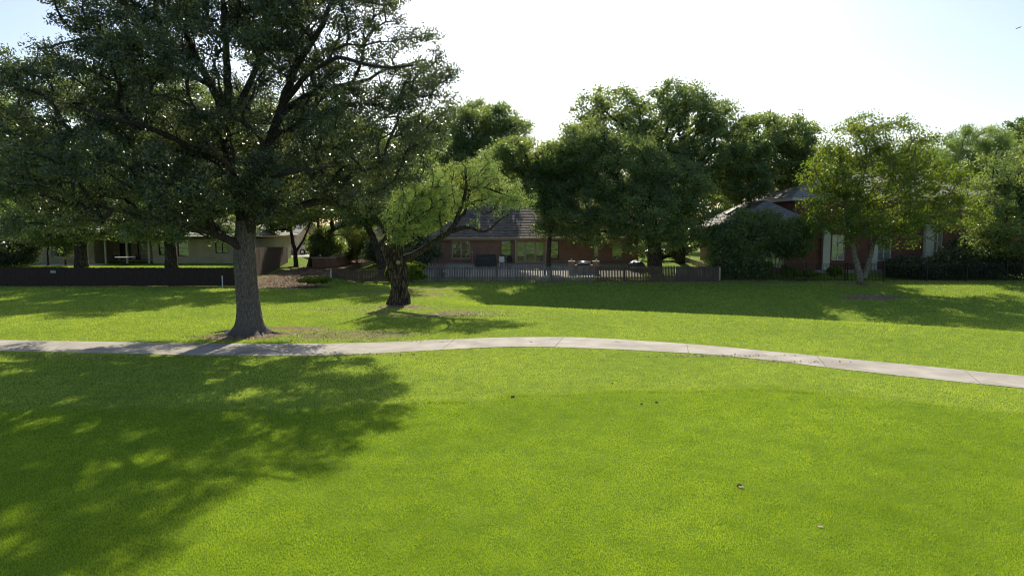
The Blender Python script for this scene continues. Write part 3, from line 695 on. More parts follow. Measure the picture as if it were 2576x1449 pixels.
BG = 'background trees beyond the houses'
ytree("oak_tree", "thick-trunked shaded oak in the left yard before the low pale house wall", 205, 61, [(204, 610, 0), (208, 560, 0), (215, 500, 0)],
      [(190, 470, 150, 90, 0, 5), (90, 520, 110, 60, 0, 4), (300, 530, 100, 50, -1, 3.5), (150, 575, 100, 28, -2, 2.5), (60, 590, 60, 20, -2, 2), (290, 585, 60, 18, -2, 2), (180, 320, 160, 100, 0, 5), (70, 400, 110, 90, 0, 4.5), (240, 250, 110, 60, 0, 4), (110, 590, 120, 24, -3, 2.6), (300, 588, 90, 22, -3, 2.4), (200, 575, 160, 26, -1, 3), (20, 600, 70, 20, -2, 2), (-60, 330, 130, 110, 0, 5)], 400, r=.62, ls=.2)
ytree("oak_tree", "leaning dark-trunked oak in front of the white brick house windows", 432, 60, [(428, 620, 0), (424, 575, 0), (432, 500, 0)],
      [(430, 470, 150, 85, 0, 5), (520, 530, 90, 45, 0, 3.5), (370, 560, 70, 30, -1, 2.5), (480, 575, 50, 16, -1, 1.6), (370, 590, 45, 12, -1, 1.4), (500, 585, 80, 20, -2, 2), (400, 586, 70, 20, -2, 2), (580, 575, 50, 24, 0, 2), (440, 320, 150, 100, 0, 5), (590, 370, 120, 100, 0, 5), (430, 240, 90, 60, 0, 4), (600, 280, 90, 60, 0, 4)], 420, r=.58, ls=.2)
ytree("young_tree", "slim young tree at the far left beside the pale wall", 121, 63, [(121, 630, 0), (122, 600, 0)], [(125, 590, 40, 26, 0, 1.3), (100, 600, 24, 20, 0, 1)], 30, r=.10, ls=.18)
ytree("young_tree", "slim young tree with a low leafy branch right of the left window", 165, 63.5, [(165, 630, 0), (166, 600, 0)], [(172, 620, 20, 26, 0, .8), (165, 590, 34, 18, 0, 1)], 26, r=.09, ls=.18)
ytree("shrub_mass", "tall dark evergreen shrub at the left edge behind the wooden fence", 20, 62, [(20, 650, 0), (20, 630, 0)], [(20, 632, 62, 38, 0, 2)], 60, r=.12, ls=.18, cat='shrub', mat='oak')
ytree("tree", "bright green tree showing at the left edge of the picture", 10, 84, [(10, 600, 0), (8, 480, 0)], [(20, 320, 65, 65, 0, 4), (0, 400, 70, 80, 0, 4), (10, 500, 60, 60, -2, 4), (-60, 350, 70, 90, 0, 4)], 150, 'ash', r=.4, ls=.24)
# two leaning trees beside the alley
ytree("tree", "slender forked tree at the top of the bare alley", 745, 72, [(742, 625, 0), (733, 590, 0), (728, 560, 0)],
      [(720, 520, 70, 50, 0, 3), (770, 540, 50, 35, 0, 2), (700, 560, 40, 25, 0, 1.5)], 90, r=.26, r1=.14, ls=.2, extra=[([(745, 632, 0), (765, 600, .3), (778, 570, .5), (785, 540, .6)], .15, .06)])
ytree("tree", "stout tree leaning right with a long arching limb above the alley", 783, 73, [(790, 640, 0), (800, 612, 0), (815, 592, 0), (840, 577, 0)],
      [(860, 510, 80, 45, 0, 3), (800, 500, 60, 50, 1, 3), (930, 530, 50, 32, 0, 2), (900, 470, 60, 50, 0, 3)], 120, r=.5, r1=.22, ls=.2,
      extra=[([(838, 577, 0), (870, 566, -.2), (900, 560, -.3), (935, 556, -.4)], .22, .10), ([(815, 592, 0), (845, 590, -.6), (866, 592, -.8), (880, 586, -.9)], .08, .03)])
ytree("tree", "dark leaning trunk just behind the gnarled feathery tree", 965, 64, [(958, 650, 0), (948, 620, 0), (930, 580, 0), (915, 545, 0)],
      [(900, 500, 70, 55, 0, 3), (960, 470, 80, 50, 0, 3), (900, 560, 45, 30, -1, 2), (935, 530, 60, 50, -2, 2.6), (975, 520, 40, 40, -2, 2), (860, 455, 60, 50, 0, 3), (880, 360, 90, 70, 0, 4), (780, 330, 90, 80, 1, 4), (960, 390, 60, 50, 0, 3), (1065, 385, 56, 56, 0, 3), (1040, 330, 50, 40, 0, 2.6)], 330, r=.5, r1=.26, ls=.2, extra=[([(948, 622, 0), (965, 606, .3), (985, 570, .5), (990, 530, .6)], .2, .08)])
ytree("round_tree", "small round dark-leaved tree on the raised terrace", 818, 73.5, [(818, 645, 0), (818, 630, 0)], [(815, 612, 38, 34, 0, 1.5), (835, 622, 26, 24, 0, 1)], 60, r=.07, ls=.17, mat='oak2', per=16)
ytree("shrub", "large airy olive green shrub beyond the retaining wall", 898, 79, [(898, 640, 0), (898, 620, 0)], [(898, 602, 48, 38, 0, 2), (885, 628, 36, 24, -.5, 1.6), (925, 622, 28, 30, 0, 1.4)], 90, 'shrub', 'twig', r=.1, ls=.22, cat='shrub', asp=.18, per=20)
ytree("tree", "tall dark blue-green tree rising behind the brick house", 1220, 88, [(1222, 560, 0), (1220, 450, 0), (1215, 380, 0)],
      [(1180, 330, 75, 62, -8, 4), (1240, 310, 80, 42, -8, 4), (1290, 350, 52, 55, -8, 3), (1230, 400, 110, 60, -8, 5), (1120, 370, 60, 60, -8, 3.5), (1150, 440, 90, 50, -1, 4), (1310, 410, 38, 45, 0, 2.5), (1190, 280, 40, 26, 0, 2)], 330, 'oak2', r=.45, ls=.25, sub_r=.9, group=None)
ytree("tree", "slim tree growing up close to the brick house right of the glass doors", 1380, 66, [(1381, 620, 0), (1385, 580, 0), (1390, 520, 0)],
      [(1400, 500, 60, 60, 0, 3), (1380, 570, 50, 26, 0, 2), (1420, 430, 60, 50, 0, 3), (1370, 440, 30, 50, 0, 2), (1395, 400, 50, 40, -1, 3), (1340, 480, 34, 46, -1, 2.4), (1340, 430, 30, 36, -1, 2), (1290, 392, 46, 40, -1, 3), (1240, 415, 44, 36, -1, 2.6)], 290, r=.24, ls=.2)
ytree("oak_tree", "broad dense oak shading the patio of the brick house", 1648, 64.5, [(1646, 620, 0), (1640, 560, 0), (1630, 500, 0)],
      [(1480, 400, 90, 80, 0, 4), (1560, 430, 120, 90, 0, 5), (1470, 520, 95, 70, -1, 4), (1600, 540, 120, 70, -2, 5), (1720, 560, 80, 70, -1, 4), (1690, 470, 100, 70, 0, 4.5), (1500, 585, 70, 36, -1, 3), (1640, 610, 70, 26, -2, 2.5), (1440, 560, 50, 45, 0, 3), (1470, 340, 60, 36, 0, 3)], 520, r=.72, r1=.45, ls=.19, per=12,
      extra=[([(1640, 560, 0), (1590, 490, -1), (1530, 430, -1.5), (1490, 390, -1.5)], .3, .08), ([(1640, 540, 0), (1680, 490, 1), (1730, 470, 1.5)], .25, .07), ([(1645, 590, 0), (1560, 560, -2), (1490, 540, -3)], .2, .06)])
ytree("tree", "tallest background tree with loose sky-lit top behind the broad oak", 1712, 71, [(1712, 560, 0), (1650, 430, 0), (1655, 350, 0)],
      [(1490, 265, 52, 48, 0, 3), (1560, 270, 60, 48, 0, 3), (1640, 300, 90, 62, 0, 4.5), (1710, 245, 48, 42, 0, 2.6), (1740, 300, 80, 60, 0, 4), (1805, 300, 52, 50, 0, 3), (1600, 370, 140, 60, 0, 5), (1790, 390, 110, 70, 0, 5), (1700, 430, 160, 70, 0, 5), (1475, 310, 30, 30, 0, 2), (1860, 450, 70, 60, 0, 4)], 420, r=.5, ls=.24, sub_r=.8, per=11,
      extra=[([(1652, 400, 0), (1580, 330, 0), (1510, 270, 0)], .25, .06), ([(1655, 380, 0), (1690, 300, 0), (1712, 240, 0)], .22, .06), ([(1655, 420, 0), (1740, 350, 0), (1800, 300, 0)], .22, .06)])
ytree("tree", "pale-trunked background tree above the small hip roof", 1965, 82, [(1962, 560, 0), (1960, 500, 0), (1955, 430, 0)],
      [(1910, 340, 55, 52, -9, 4), (1980, 350, 62, 52, -7, 4.4), (1930, 410, 100, 62, -6, 5), (1870, 460, 70, 50, -9, 4), (2010, 430, 50, 60, -7, 4), (2030, 350, 28, 40, -6, 2), (1990, 480, 50, 24, -5, 2.4), (1870, 380, 60, 50, -11, 3.5)], 300, 'oak2', 'grey_bark', r=.42, ls=.24, sub_r=.8)
ytree("ash_tree", "bright yellow-green tree with two slanting trunks at the iron fence", 2165, 58.5, [(2150, 640, 0), (2138, 590, 0), (2128, 520, 0), (2126, 460, 0)],
      [(2150, 360, 80, 48, 0, 3), (2240, 350, 70, 48, 0, 3), (2110, 430, 80, 70, 0, 3.4), (2200, 450, 100, 70, 0, 4), (2290, 440, 70, 60, 0, 3.4), (2310, 360, 36, 36, 0, 2), (2350, 510, 70, 48, 0, 3), (2090, 530, 70, 48, 0, 3), (2210, 545, 100, 46, -1, 3.4), (2300, 560, 90, 32, -1, 2.6), (2130, 585, 60, 26, -1, 2.2), (2390, 470, 40, 52, 0, 2.4), (2420, 540, 44, 44, 0, 2.4), (2060, 480, 44, 50, 0, 2.2), (2180, 320, 50, 26, 0, 2), (2250, 600, 50, 22, -1, 2)], 430, 'ash', 'grey_bark', r=.30, r1=.13, ls=.185, per=10, subs=7, shell=.6, den=(1.08, 1.3, 1.12),
      extra=[([(2172, 700, .2), (2188, 650, .3), (2200, 600, .4), (2215, 540, .5), (2235, 470, .6), (2240, 420, .6)], .26, .08), ([(2200, 590, .4), (2230, 590, -.3), (2257, 600, -.7), (2300, 594, -1), (2330, 596, -1.1), (2355, 608, -1.2), (2375, 624, -1.2)], .13, .05),
             ([(2132, 540, 0), (2170, 470, -.5), (2180, 400, -.6)], .12, .04), ([(2215, 540, .5), (2270, 490, .3), (2320, 450, .2)], .12, .04)])
ytree("small_tree", "dense dark small tree at the end of the picket fence", 1850, 61.5, [(1850, 660, 0), (1850, 620, 0)], [(1850, 600, 62, 40, 0, 2), (1830, 650, 50, 44, 0, 1.6), (1880, 660, 44, 40, 0, 1.6), (1870, 560, 34, 28, 0, 1.3), (1840, 685, 48, 18, 0, 1.3)], 190, r=.14, ls=.17, mat='oak2')
ytree("small_tree", "many-stemmed small tree behind the iron fence in front of the pale window", 1945, 62.5, [(1942, 670, 0), (1938, 640, 0), (1935, 610, 0)],
      [(1960, 595, 70, 36, 0, 2), (1990, 620, 48, 28, 0, 1.5), (1930, 560, 40, 26, 0, 1.4), (2010, 580, 40, 30, 0, 1.5), (1910, 620, 40, 26, 0, 1.4)], 150, r=.09, ls=.17, bk='grey_bark', mat='oak2',
      extra=[([(1948, 690, 0), (1952, 650, .2), (1958, 610, .3)], .07, .04), ([(1952, 690, .2), (1962, 650, .4), (1975, 610, .5)], .06, .04)])
ytree("tree", "fluffy pale green fine-leaved tree beyond the red brick house", 2440, 86, [(2440, 520, 0), (2440, 440, 0)], [(2440, 355, 64, 38, 0, 3), (2495, 350, 44, 34, 0, 2.6), (2545, 400, 50, 40, 0, 3), (2470, 470, 80, 50, 0, 3), (2420, 420, 66, 44, 0, 3), (2500, 420, 44, 40, 0, 3), (2390, 390, 32, 34, 0, 2)], 190, 'mes', 'grey_bark', r=.3, ls=.24, asp=.22, per=24, spread=.32, droop=.2)
ytree("oak_tree", "grey-green oak cut off by the right edge of the picture", 2600, 62, [(2590, 620, 0), (2575, 540, 0), (2565, 480, 0)],
      [(2540, 430, 62, 55, 0, 3.2), (2560, 510, 80, 66, 0, 4), (2500, 560, 56, 50, -1, 3), (2560, 610, 70, 44, -1, 3), (2480, 490, 44, 40, 0, 2.4), (2680, 400, 100, 120, 0, 5), (2780, 330, 90, 100, 0, 5), (2470, 610, 40, 28, -1, 2)], 420, 'oak2', r=.5, ls=.185, per=13)
ytree("tree", "loose tree top at the upper right edge beyond the houses", 2590, 90, [(2590, 500, 0), (2585, 400, 0)], [(2575, 330, 44, 30, 0, 2.5), (2600, 380, 60, 50, 0, 3)], 80, 'oak2', r=.3, ls=.26)
for q, (px, Yd, bl, lb) in enumerate([
        (120, 98, [(120, 500, 130, 80, 0, 6), (200, 430, 110, 80, 0, 6)], "shaded background tree behind the roof of the left house"),
        (380, 100, [(380, 490, 140, 80, 0, 6), (470, 420, 110, 70, 0, 6)], "shaded background tree behind the porch of the left house"),
        (620, 104, [(620, 520, 110, 60, 0, 6), (690, 450, 90, 70, 0, 5)], "background tree seen between oak trunk and alley"),
        (800, 118, [(800, 500, 90, 60, 0, 6), (900, 520, 70, 34, 0, 5), (850, 450, 90, 60, 0, 5)], "far tree at the end of the bare alley"),
        (990, 100, [(1000, 500, 90, 70, 0, 5), (1060, 420, 70, 60, 0, 5)], "background tree at the left end of the brick house roof"),
        (1400, 100, [(1370, 470, 60, 70, 0, 4), (1420, 430, 60, 60, 0, 4), (1330, 500, 40, 50, 0, 3)], "background tree in the gap right of the brick house ridge"),
        (2100, 100, [(2080, 450, 70, 70, 0, 5), (2200, 450, 80, 60, 0, 5)], "background tree behind the big red brick house"),
        (230, 112, [(230, 540, 120, 60, 0, 4), (60, 540, 90, 60, 0, 4), (380, 550, 90, 50, 0, 4)], "low background tree seen under the left oak crowns"),
        (1060, 92, [(1060, 515, 60, 50, 0, 4), (1120, 490, 60, 50, 0, 4), (1000, 540, 50, 40, 0, 3), (1270, 465, 60, 44, 0, 3), (1200, 470, 60, 44, 0, 3)], "mid green background tree just behind the gnarled feathery tree"),
        (700, 128, [(700, 545, 70, 36, 0, 4), (620, 545, 60, 40, 0, 4)], "low far tree behind the cream garage"),
        (1000, 118, [(980, 545, 60, 45, 0, 4), (1060, 530, 70, 60, 0, 4), (1140, 520, 60, 60, 0, 4)], "low far tree behind the left end of the brick house"),
        (1480, 112, [(1450, 530, 90, 60, 0, 4), (1560, 520, 80, 70, 0, 4)], "low far tree behind the ridge of the brick house"),
        (1720, 112, [(1680, 530, 90, 60, 0, 4), (1780, 525, 80, 60, 0, 4), (1750, 470, 80, 50, 0, 4)], "low far tree left of the small hip roof"),
        (1900, 116, [(1870, 520, 80, 50, 0, 4), (1960, 500, 80, 60, 0, 4), (1900, 440, 70, 50, 0, 4)], "far tree just behind the small hip roof"),
        (2540, 118, [(2500, 520, 90, 70, 0, 4), (2600, 500, 90, 90, 0, 4)], "far tree at the right edge beyond the houses"),
        (2330, 102, [(2320, 440, 80, 70, 0, 5), (2400, 470, 60, 60, 0, 4)], "background tree right of the red brick house roof")]):
    ytree("background_tree", lb, px, Yd, [(px, 600, 0), (px, 520, 0)], bl, 130, 'oak2', r=.35, ls=.34, per=12, sub_r=1.1, spread=.38, group=BG)
for px, Yd, bl, lb in [
        (2410, 62.5, [(2400, 668, 60, 34, 0, 1.6), (2350, 680, 40, 24, 0, 1.2)], "dark rounded shrub behind the iron fence below the brick window"),
        (2500, 63, [(2500, 665, 60, 36, 0, 1.8), (2560, 660, 50, 44, 0, 1.8)], "large dark shrub behind the iron fence at the right edge"),
        (2285, 64, [(2275, 675, 40, 22, 0, 1.1)], "low dark shrub behind the iron fence right of the slanting trunks")]:
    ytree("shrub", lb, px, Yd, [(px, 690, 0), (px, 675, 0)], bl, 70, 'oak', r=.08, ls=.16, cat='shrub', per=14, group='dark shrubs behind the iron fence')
for px, Yd, bl, lb in [
        (1075, 67, [(1075, 630, 34, 26, 0, 1.6), (1050, 645, 30, 18, -1, 1.4), (1030, 602, 44, 34, 2, 1.8)], "dark shrub between the gnarled trunk and the brick house corner"),
        (965, 70, [(955, 632, 26, 24, 0, 1.6)], "dark shrub behind the leaning dark trunk"),
        (1665, 76, [(1640, 620, 44, 36, 0, 2), (1700, 622, 44, 34, 0, 2), (1740, 610, 40, 40, 1, 2)], "dark hedge at the back corner of the patio yard"),
        (2440, 64.5, [(2440, 630, 34, 44, 0, 1.6), (2480, 640, 30, 40, 0, 1.6)], "tall dark shrub between the red house and the right edge")]:
    ytree("shrub", lb, px, Yd, [(px, 655, 0)], bl, 60, 'oak', r=.08, ls=.17, cat='shrub', per=14)
for px, Yd, bl, lb, mt in [
        (1990, 61.2, [(1990, 690, 26, 15, 0, .7), (1975, 680, 10, 16, 0, .4)], "sunlit leafy plant behind the iron fence, tall-stemmed", 'weed'),
        (2035, 61.6, [(2030, 695, 24, 12, 0, .6)], "low sunlit plant behind the iron fence", 'weed'),
        (1928, 61.5, [(1928, 680, 12, 20, 0, .5)], "upright pale green plant beside the many-stemmed small tree", 'weed'),
        (2100, 62, [(2100, 682, 14, 10, 0, .5)], "small pale plant by the iron fence under the white column", 'weed'),
        (795, 54.5, [(790, 721, 38, 13, 0, 1.2), (815, 712, 18, 10, .3, .7)], "bright yellow-green weed clump beside the white pipe", 'weed'),
        (1040, 57.5, [(1043, 690, 16, 24, 0, .6), (1062, 700, 14, 12, 0, .4), (1045, 670, 24, 8, 1, .8)], "bright leafy sapling before the picket fence", 'weed'),
        (985, 58.5, [(985, 690, 12, 20, 0, .4)], "small grey-green plant at the fence behind the gnarled trunk", 'shrub')]:
    ytree("leafy_plant", lb, px, Yd, [(px, 700, 0)], bl, 40, mt, 'twig', r=.03, ls=.15, per=12, subs=5, sub_r=.22, spread=.1, cat='plant')
def bare_shrub():
    b = gat(1108, 62.5); root = empty("bare_shrub", b, "leafless reddish shrub left of the brick house patio", "shrub"); mm = MB()
    for i in range(26):
        a = random.uniform(-1.1, 1.1); L = random.uniform(1.2, 2.4); p = np.array(b); pts = [p]; d = np.array((math.sin(a) * .55, random.uniform(-.3, .3), 1.0))
        for k in range(6): p = p + d * L / 6; d = d + np.array((random.uniform(-.2, .2), random.uniform(-.2, .2), random.uniform(-.1, .1))); pts.append(p)
        mm.tube(pts, np.linspace(.02, .006, 7), 4)
    mm.build("branches", M['twig'], root)
bare_shrub()

# ---------------------------------------------------------------- building helpers
def wall_open(mbw, x0, x1, z0, z1, y, ops, dep=0.14):
    """wall face looking towards -Y with real recessed openings ops=[(xa,xb,za,zb)]"""
    xs = sorted({x0, x1, *[o[0] for o in ops], *[o[1] for o in ops]}); zs = sorted({z0, z1, *[o[2] for o in ops], *[o[3] for o in ops]})
    for a, b in zip(xs[:-1], xs[1:]):
        for c, d in zip(zs[:-1], zs[1:]):
            mx, mz = (a + b) / 2, (c + d) / 2
            if any(o[0] < mx < o[1] and o[2] < mz < o[3] for o in ops): continue
            mbw.poly([(a, y, c), (b, y, c), (b, y, d), (a, y, d)])
    for a, b, c, d in ops:
        mbw.poly([(a, y, c), (a, y, d), (a, y + dep, d), (a, y + dep, c)]).poly([(b, y, c), (b, y + dep, c), (b, y + dep, d), (b, y, d)])
        mbw.poly([(a, y, d), (b, y, d), (b, y + dep, d), (a, y + dep, d)]).poly([(a, y, c), (a, y + dep, c), (b, y + dep, c), (b, y, c)])
def window(root, a, b, c, d, y, fm, gm=None, cols=2, rows=2, name="window", fw=0.06, dep=0.14):
    mbf = MB(); yf = y + dep - .07
    mbf.box(a, b, yf, yf + .06, c, c + fw).box(a, b, yf, yf + .06, d - fw, d).box(a, a + fw, yf + .002, yf + .058, c + fw, d - fw).box(b - fw, b, yf + .002, yf + .058, c + fw, d - fw)
    for i in range(1, cols): x = a + (b - a) * i / cols; mbf.box(x - fw / 2, x + fw / 2, yf + .01, yf + .055, c + fw, d - fw)
    for j in range(1, rows): z = c + (d - c) * j / rows; mbf.box(a + fw, b - fw, yf + .014, yf + .05, z - .02, z + .02)
    w = mbf.build(name, fm, root)
    p = MB().poly([(a, yf + .062, c), (b, yf + .062, c), (b, yf + .062, d), (a, yf + .062, d)]).build("pane", gm or M['glass'], None)
    p.parent = w; off = Vector(w.location) + Vector(root.location); p.location = -off
    return w
def zat(py, Y): return at(CX, py, Y)[2]
def xat(px, Y, py=620): return at(px, py, Y)[0]
def courses(mbr, e0, e1, r0, r1, rows, butt=0.035, over=0.0):
    """roof slope from eave edge e0-e1 up to ridge edge r0-r1 laid in stepped shingle courses"""
    e0, e1, r0, r1 = map(lambda v: np.array(v, float), (e0, e1, r0, r1))
    n = np.cross(e1 - e0, r0 - e0) if np.linalg.norm(r0 - e0) > 0.01 else np.cross(e1 - e0, r1 - e0); n /= np.linalg.norm(n); n = n if n[2] > 0 else -n
    for k in range(rows):
        t0, t1 = k / rows, (k + 1) / rows
        a, b = e0 + (r0 - e0) * t0, e1 + (r1 - e1) * t0; c, d = e1 + (r1 - e1) * t1, e0 + (r0 - e0) * t1
        mbr.poly([a + n * butt, b + n * butt, c, d]); mbr.poly([a, b, b + n * butt, a + n * butt])
def hip_roof(mbr, x0, x1, y0, y1, ze, zr, inx, iny, rows=14):
    """hip roof: eaves rectangle, ridge from (x0+inx) to (x1-inx) between y0+iny and y1-iny"""
    A, B, Cc, D = (x0, y0, ze), (x1, y0, ze), (x1, y1, ze), (x0, y1, ze)
    if (y1 - y0) < (x1 - x0): r = [(x0 + inx, (y0 + y1) / 2, zr), (x1 - inx, (y0 + y1) / 2, zr)]; 
    else: r = None
    if r:
        courses(mbr, A, B, r[0], r[1], rows); courses(mbr, Cc, D, r[1], r[0], rows); courses(mbr, D, A, r[0], r[0], rows); courses(mbr, B, Cc, r[1], r[1], rows)
    else:
        r = [((x0 + x1) / 2, y0 + iny, zr), ((x0 + x1) / 2, y1 - iny, zr)]
        courses(mbr, A, B, r[0], r[0], rows); courses(mbr, B, Cc, r[0], r[1], rows); courses(mbr, Cc, D, r[1], r[1], rows); courses(mbr, D, A, r[1], r[0], rows)
    mbr.poly([A, D, Cc, B]); return r

# ---------------------------------------------------------------- brown brick house in the centre
def centre_house():
    Y0 = 70.0; X0, X1 = xat(1085, Y0), xat(1606, Y0); ze = zat(603, Y0); zg = gz(2, Y0) - .25
    root = empty("brick_house", ((X0 + X1) / 2, Y0, zg), "low brown brick house with steep shingled roof and glass patio doors", "house")
    z0 = zat(661, Y0)
    ops = [(xat(1136, Y0), xat(1183, Y0), zat(652, Y0), zat(606, Y0)), (xat(1260, Y0), xat(1286, Y0), zat(652, Y0), zat(605, Y0)),
           (xat(1298, Y0), xat(1371, Y0), z0, zat(606, Y0)), (xat(1382, Y0), xat(1406, Y0), zat(652, Y0), zat(606, Y0)), (xat(1494, Y0), xat(1506, Y0), zat(655, Y0), zat(606, Y0)), (xat(1540, Y0), xat(1566, Y0), zat(652, Y0), zat(606, Y0))]
    w = MB(); wall_open(w, X0, X1, zg, ze, Y0, ops)
    w.poly([(X0, Y0, zg), (X0, Y0, ze), (X0, Y0 + 13, ze), (X0, Y0 + 13, zg)]).poly([(X1, Y0, zg), (X1, Y0 + 13, zg), (X1, Y0 + 13, ze), (X1, Y0, ze)]).poly([(X0, Y0 + 13, zg), (X0, Y0 + 13, ze), (X1, Y0 + 13, ze), (X1, Y0 + 13, zg)])
    w.build("wall", M['brick'], root)
    window(root, *ops[0], Y0, M['tan'], cols=2, rows=2, fw=.12); window(root, *ops[1], Y0, M['dtrim'], cols=1, rows=2)
    window(root, *ops[2], Y0, M['tan'], cols=3, rows=1, name="patio_door", fw=.16); window(root, *ops[3], Y0, M['dtrim'], cols=1, rows=2)
    window(root, *ops[4], Y0, M['tan'], cols=1, rows=2); window(root, *ops[5], Y0, M['tan'], cols=1, rows=1)
    ov = .55
    f = MB(); f.box(X0 - ov, X1 + ov, Y0 - ov, Y0 - ov + .05, ze - .02, ze + .20); f.box(X0 - ov, X0 - ov + .05, Y0 - ov + .052, Y0 + 13, ze - .02, ze + .2)
    f.poly([(X0 - ov, Y0 - ov + .05, ze + .05), (X1 + ov, Y0 - ov + .05, ze + .05), (X1 + ov, Y0 + .3, ze + .05), (X0 - ov, Y0 + .3, ze + .05)])
    f.build("fascia", M['tan'], root)
    r = MB(); rr = hip_roof(r, X0 - ov - .04, X1 + ov + .04, Y0 - ov - .05, Y0 + 14, ze + .21, zat(497, Y0 + 7), 6.0, 0, 26); r.build("roof", M['shingle'], root)
    q = MB().tube([rr[0], rr[1]], .12, 6); q.build("ridge_cap", M['shingle'], root)
    ch = MB().box(X0 + 15, X0 + 16.3, Y0 + 8.5, Y0 + 9.5, ze + 2, ze + 5.2).box(X0 + 14.9, X0 + 16.4, Y0 + 8.4, Y0 + 9.6, ze + 5.2, ze + 5.35); ch.build("chimney", M['brick'], root)
    g_ = MB().tube([(X0 - ov, Y0 - ov - .07, ze + .16), (X1 + ov, Y0 - ov - .07, ze + .16)], .07, 8); g_.build("gutter", M['tan'], root)
    l = MB().box(xat(1586, Y0), xat(1589, Y0), Y0 - .14, Y0, zat(638, Y0), zat(631, Y0)); l.build("wall_lamp", M['pale'], root)
    for px in (1297, 1373): 
        MB().box(xat(px, Y0) - .07, xat(px, Y0) + .07, Y0 - .5, Y0 - .36, zg, ze + .02).build("post", M['tan'], root)
    # patio
    pz = zat(662, 69)
    p = MB(); ys = [61.9, 63, 64, 65, 66, 67, 68, 69, Y0 - .01]
    zs = [max(gz(0, y), gz(-6, y), gz(9, y)) + .05 for y in ys]; zs[-1] = z0 - .02; zs[-2] = max(zs[-2], z0 - .10)
    for k in range(len(ys) - 1):
        p.poly([(X0 - .5, ys[k], zs[k]), (X1 - 1, ys[k], zs[k]), (X1 - 1, ys[k + 1], zs[k + 1]), (X0 - .5, ys[k + 1], zs[k + 1])])
    p.poly([(X0 - .5, ys[0], zs[0] - .4), (X1 - 1, ys[0], zs[0] - .4), (X1 - 1, ys[0], zs[0]), (X0 - .5, ys[0], zs[0])])
    tag(p.build("patio", M['patio'], None), "pale concrete patio in front of the brown brick house", None, None, 'structure')
centre_house()

# ---------------------------------------------------------------- painted brick house on the left
def left_house():
    Y0 = 67.0; Xa, Xb, Xc, Xd = xat(68, Y0), xat(236, Y0), xat(383, Y0), xat(640, Y0); ze = zat(601, Y0); zg = gz(-32, Y0) - .2
    root = empty("white_house", ((Xa + Xd) / 2, Y0, zg), "low painted pale brick house with a deep shaded porch on the left", "house")
    opsL = [(xat(128, Y0), xat(165, Y0), zat(648, Y0), zat(610, Y0)), (xat(194, Y0), xat(209, Y0), zat(648, Y0), zat(612, Y0))]
    opsR = [(xat(398, Y0), xat(416, Y0), zat(642, Y0), zat(606, Y0)), (xat(446, Y0), xat(475, Y0), zat(646, Y0), zat(604, Y0)), (xat(541, Y0), xat(575, Y0), zat(637, Y0), zat(609, Y0))]
    w = MB(); wall_open(w, Xa, Xb, zg, ze, Y0, opsL); wall_open(w, Xc, Xd, zg, ze, Y0, opsR); Yp = Y0 + 3.2
    opsP = [(xat(300, Yp), xat(330, Yp), zg + .4, ze - .5), (xat(345, Yp), xat(375, Yp), zg + .35, ze - .4)]
    wall_open(w, Xb, Xc, zg, ze, Yp, opsP)
    for X in (Xb, Xc): w.poly([(X, Y0, zg), (X, Yp, zg), (X, Yp, ze), (X, Y0, ze)])
    for X in (Xa, Xd): w.poly([(X, Y0, zg), (X, Y0 + 11, zg), (X, Y0 + 11, ze), (X, Y0, ze)])
    w.poly([(Xa, Y0 + 11, zg), (Xd, Y0 + 11, zg), (Xd, Y0 + 11, ze), (Xa, Y0 + 11, ze)])
    w.build("wall", M['wbrick'], root)
    for o in opsL: window(root, *o, Y0, M['white'], M['glass'], cols=2 if o is opsL[0] else 1, rows=2)
    for o in opsR: window(root, *o, Y0, M['dtrim'], M['glass2'] if o is opsR[1] else M['glass'], cols=2 if o is opsR[2] else 1, rows=2)
    window(root, *opsP[0], Yp, M['dtrim'], M['glass'], cols=1, rows=1, name="porch_door"); window(root, *opsP[1], Yp, M['dtrim'], M['glass2'], cols=1, rows=2)
    for px in (262, 316, 372): MB().box(xat(px, Y0) - .08, xat(px, Y0) + .08, Y0 + .1, Y0 + .26, zg, ze).build("porch_post", M['white'], root)
    f = MB().box(Xa - .6, Xd + .6, Y0 - .6, Y0 - .55, ze, ze + .22).poly([(Xa - .6, Y0 - .55, ze + .06), (Xd + .6, Y0 - .55, ze + .06), (Xd + .6, Yp, ze + .06), (Xa - .6, Yp, ze + .06)]); f.build("fascia", M['dtrim'], root)
    r = MB(); hip_roof(r, Xa - .65, Xd + .65, Y0 - .65, Y0 + 12, ze + .23, ze + 2.3, 4.5, 0, 16); r.build("roof", M['gshingle'], root)
left_house()
def left_table():
    c = gat(316, 64.5); z = c[2]; root = empty("patio_table", c, "round white-topped table on the shaded porch of the pale house", "table")
    MB().lathe(c, [(.86, .70), (.9, .72), (.9, .75), (.86, .77)], 24).build("table_top", M['white'], root)
    MB().lathe(c, [(.3, 0), (.28, .05), (.06, .1), (.05, .69)], 12).build("pedestal", M['dtrim'], root)
    for i, px in enumerate((288, 345)):
        c = gat(px, 65); rt = empty("patio_chair", c, "dark metal chair %s the white-topped porch table" % ("left of" if i == 0 else "right of"), "chair", "porch chairs")
        MB().box(c[0] - .25, c[0] + .25, c[1] - .25, c[1] + .25, c[2] + .42, c[2] + .46).build("seat", M['iron'], rt, bevel=.01)
        MB().box(c[0] - .25, c[0] + .25, c[1] + .22, c[1] + .26, c[2] + .5, c[2] + .95).build("backrest", M['iron'], rt, bevel=.01)
        for sx in (-1, 1):
            for sy in (-1, 1): MB().tube([(c[0] + sx * .22, c[1] + sy * .22, c[2]), (c[0] + sx * .22, c[1] + sy * .22, c[2] + (.42 if sy < 0 else .95))], .018, 6).build("leg", M['iron'], rt)
left_table()
s = MB(); 
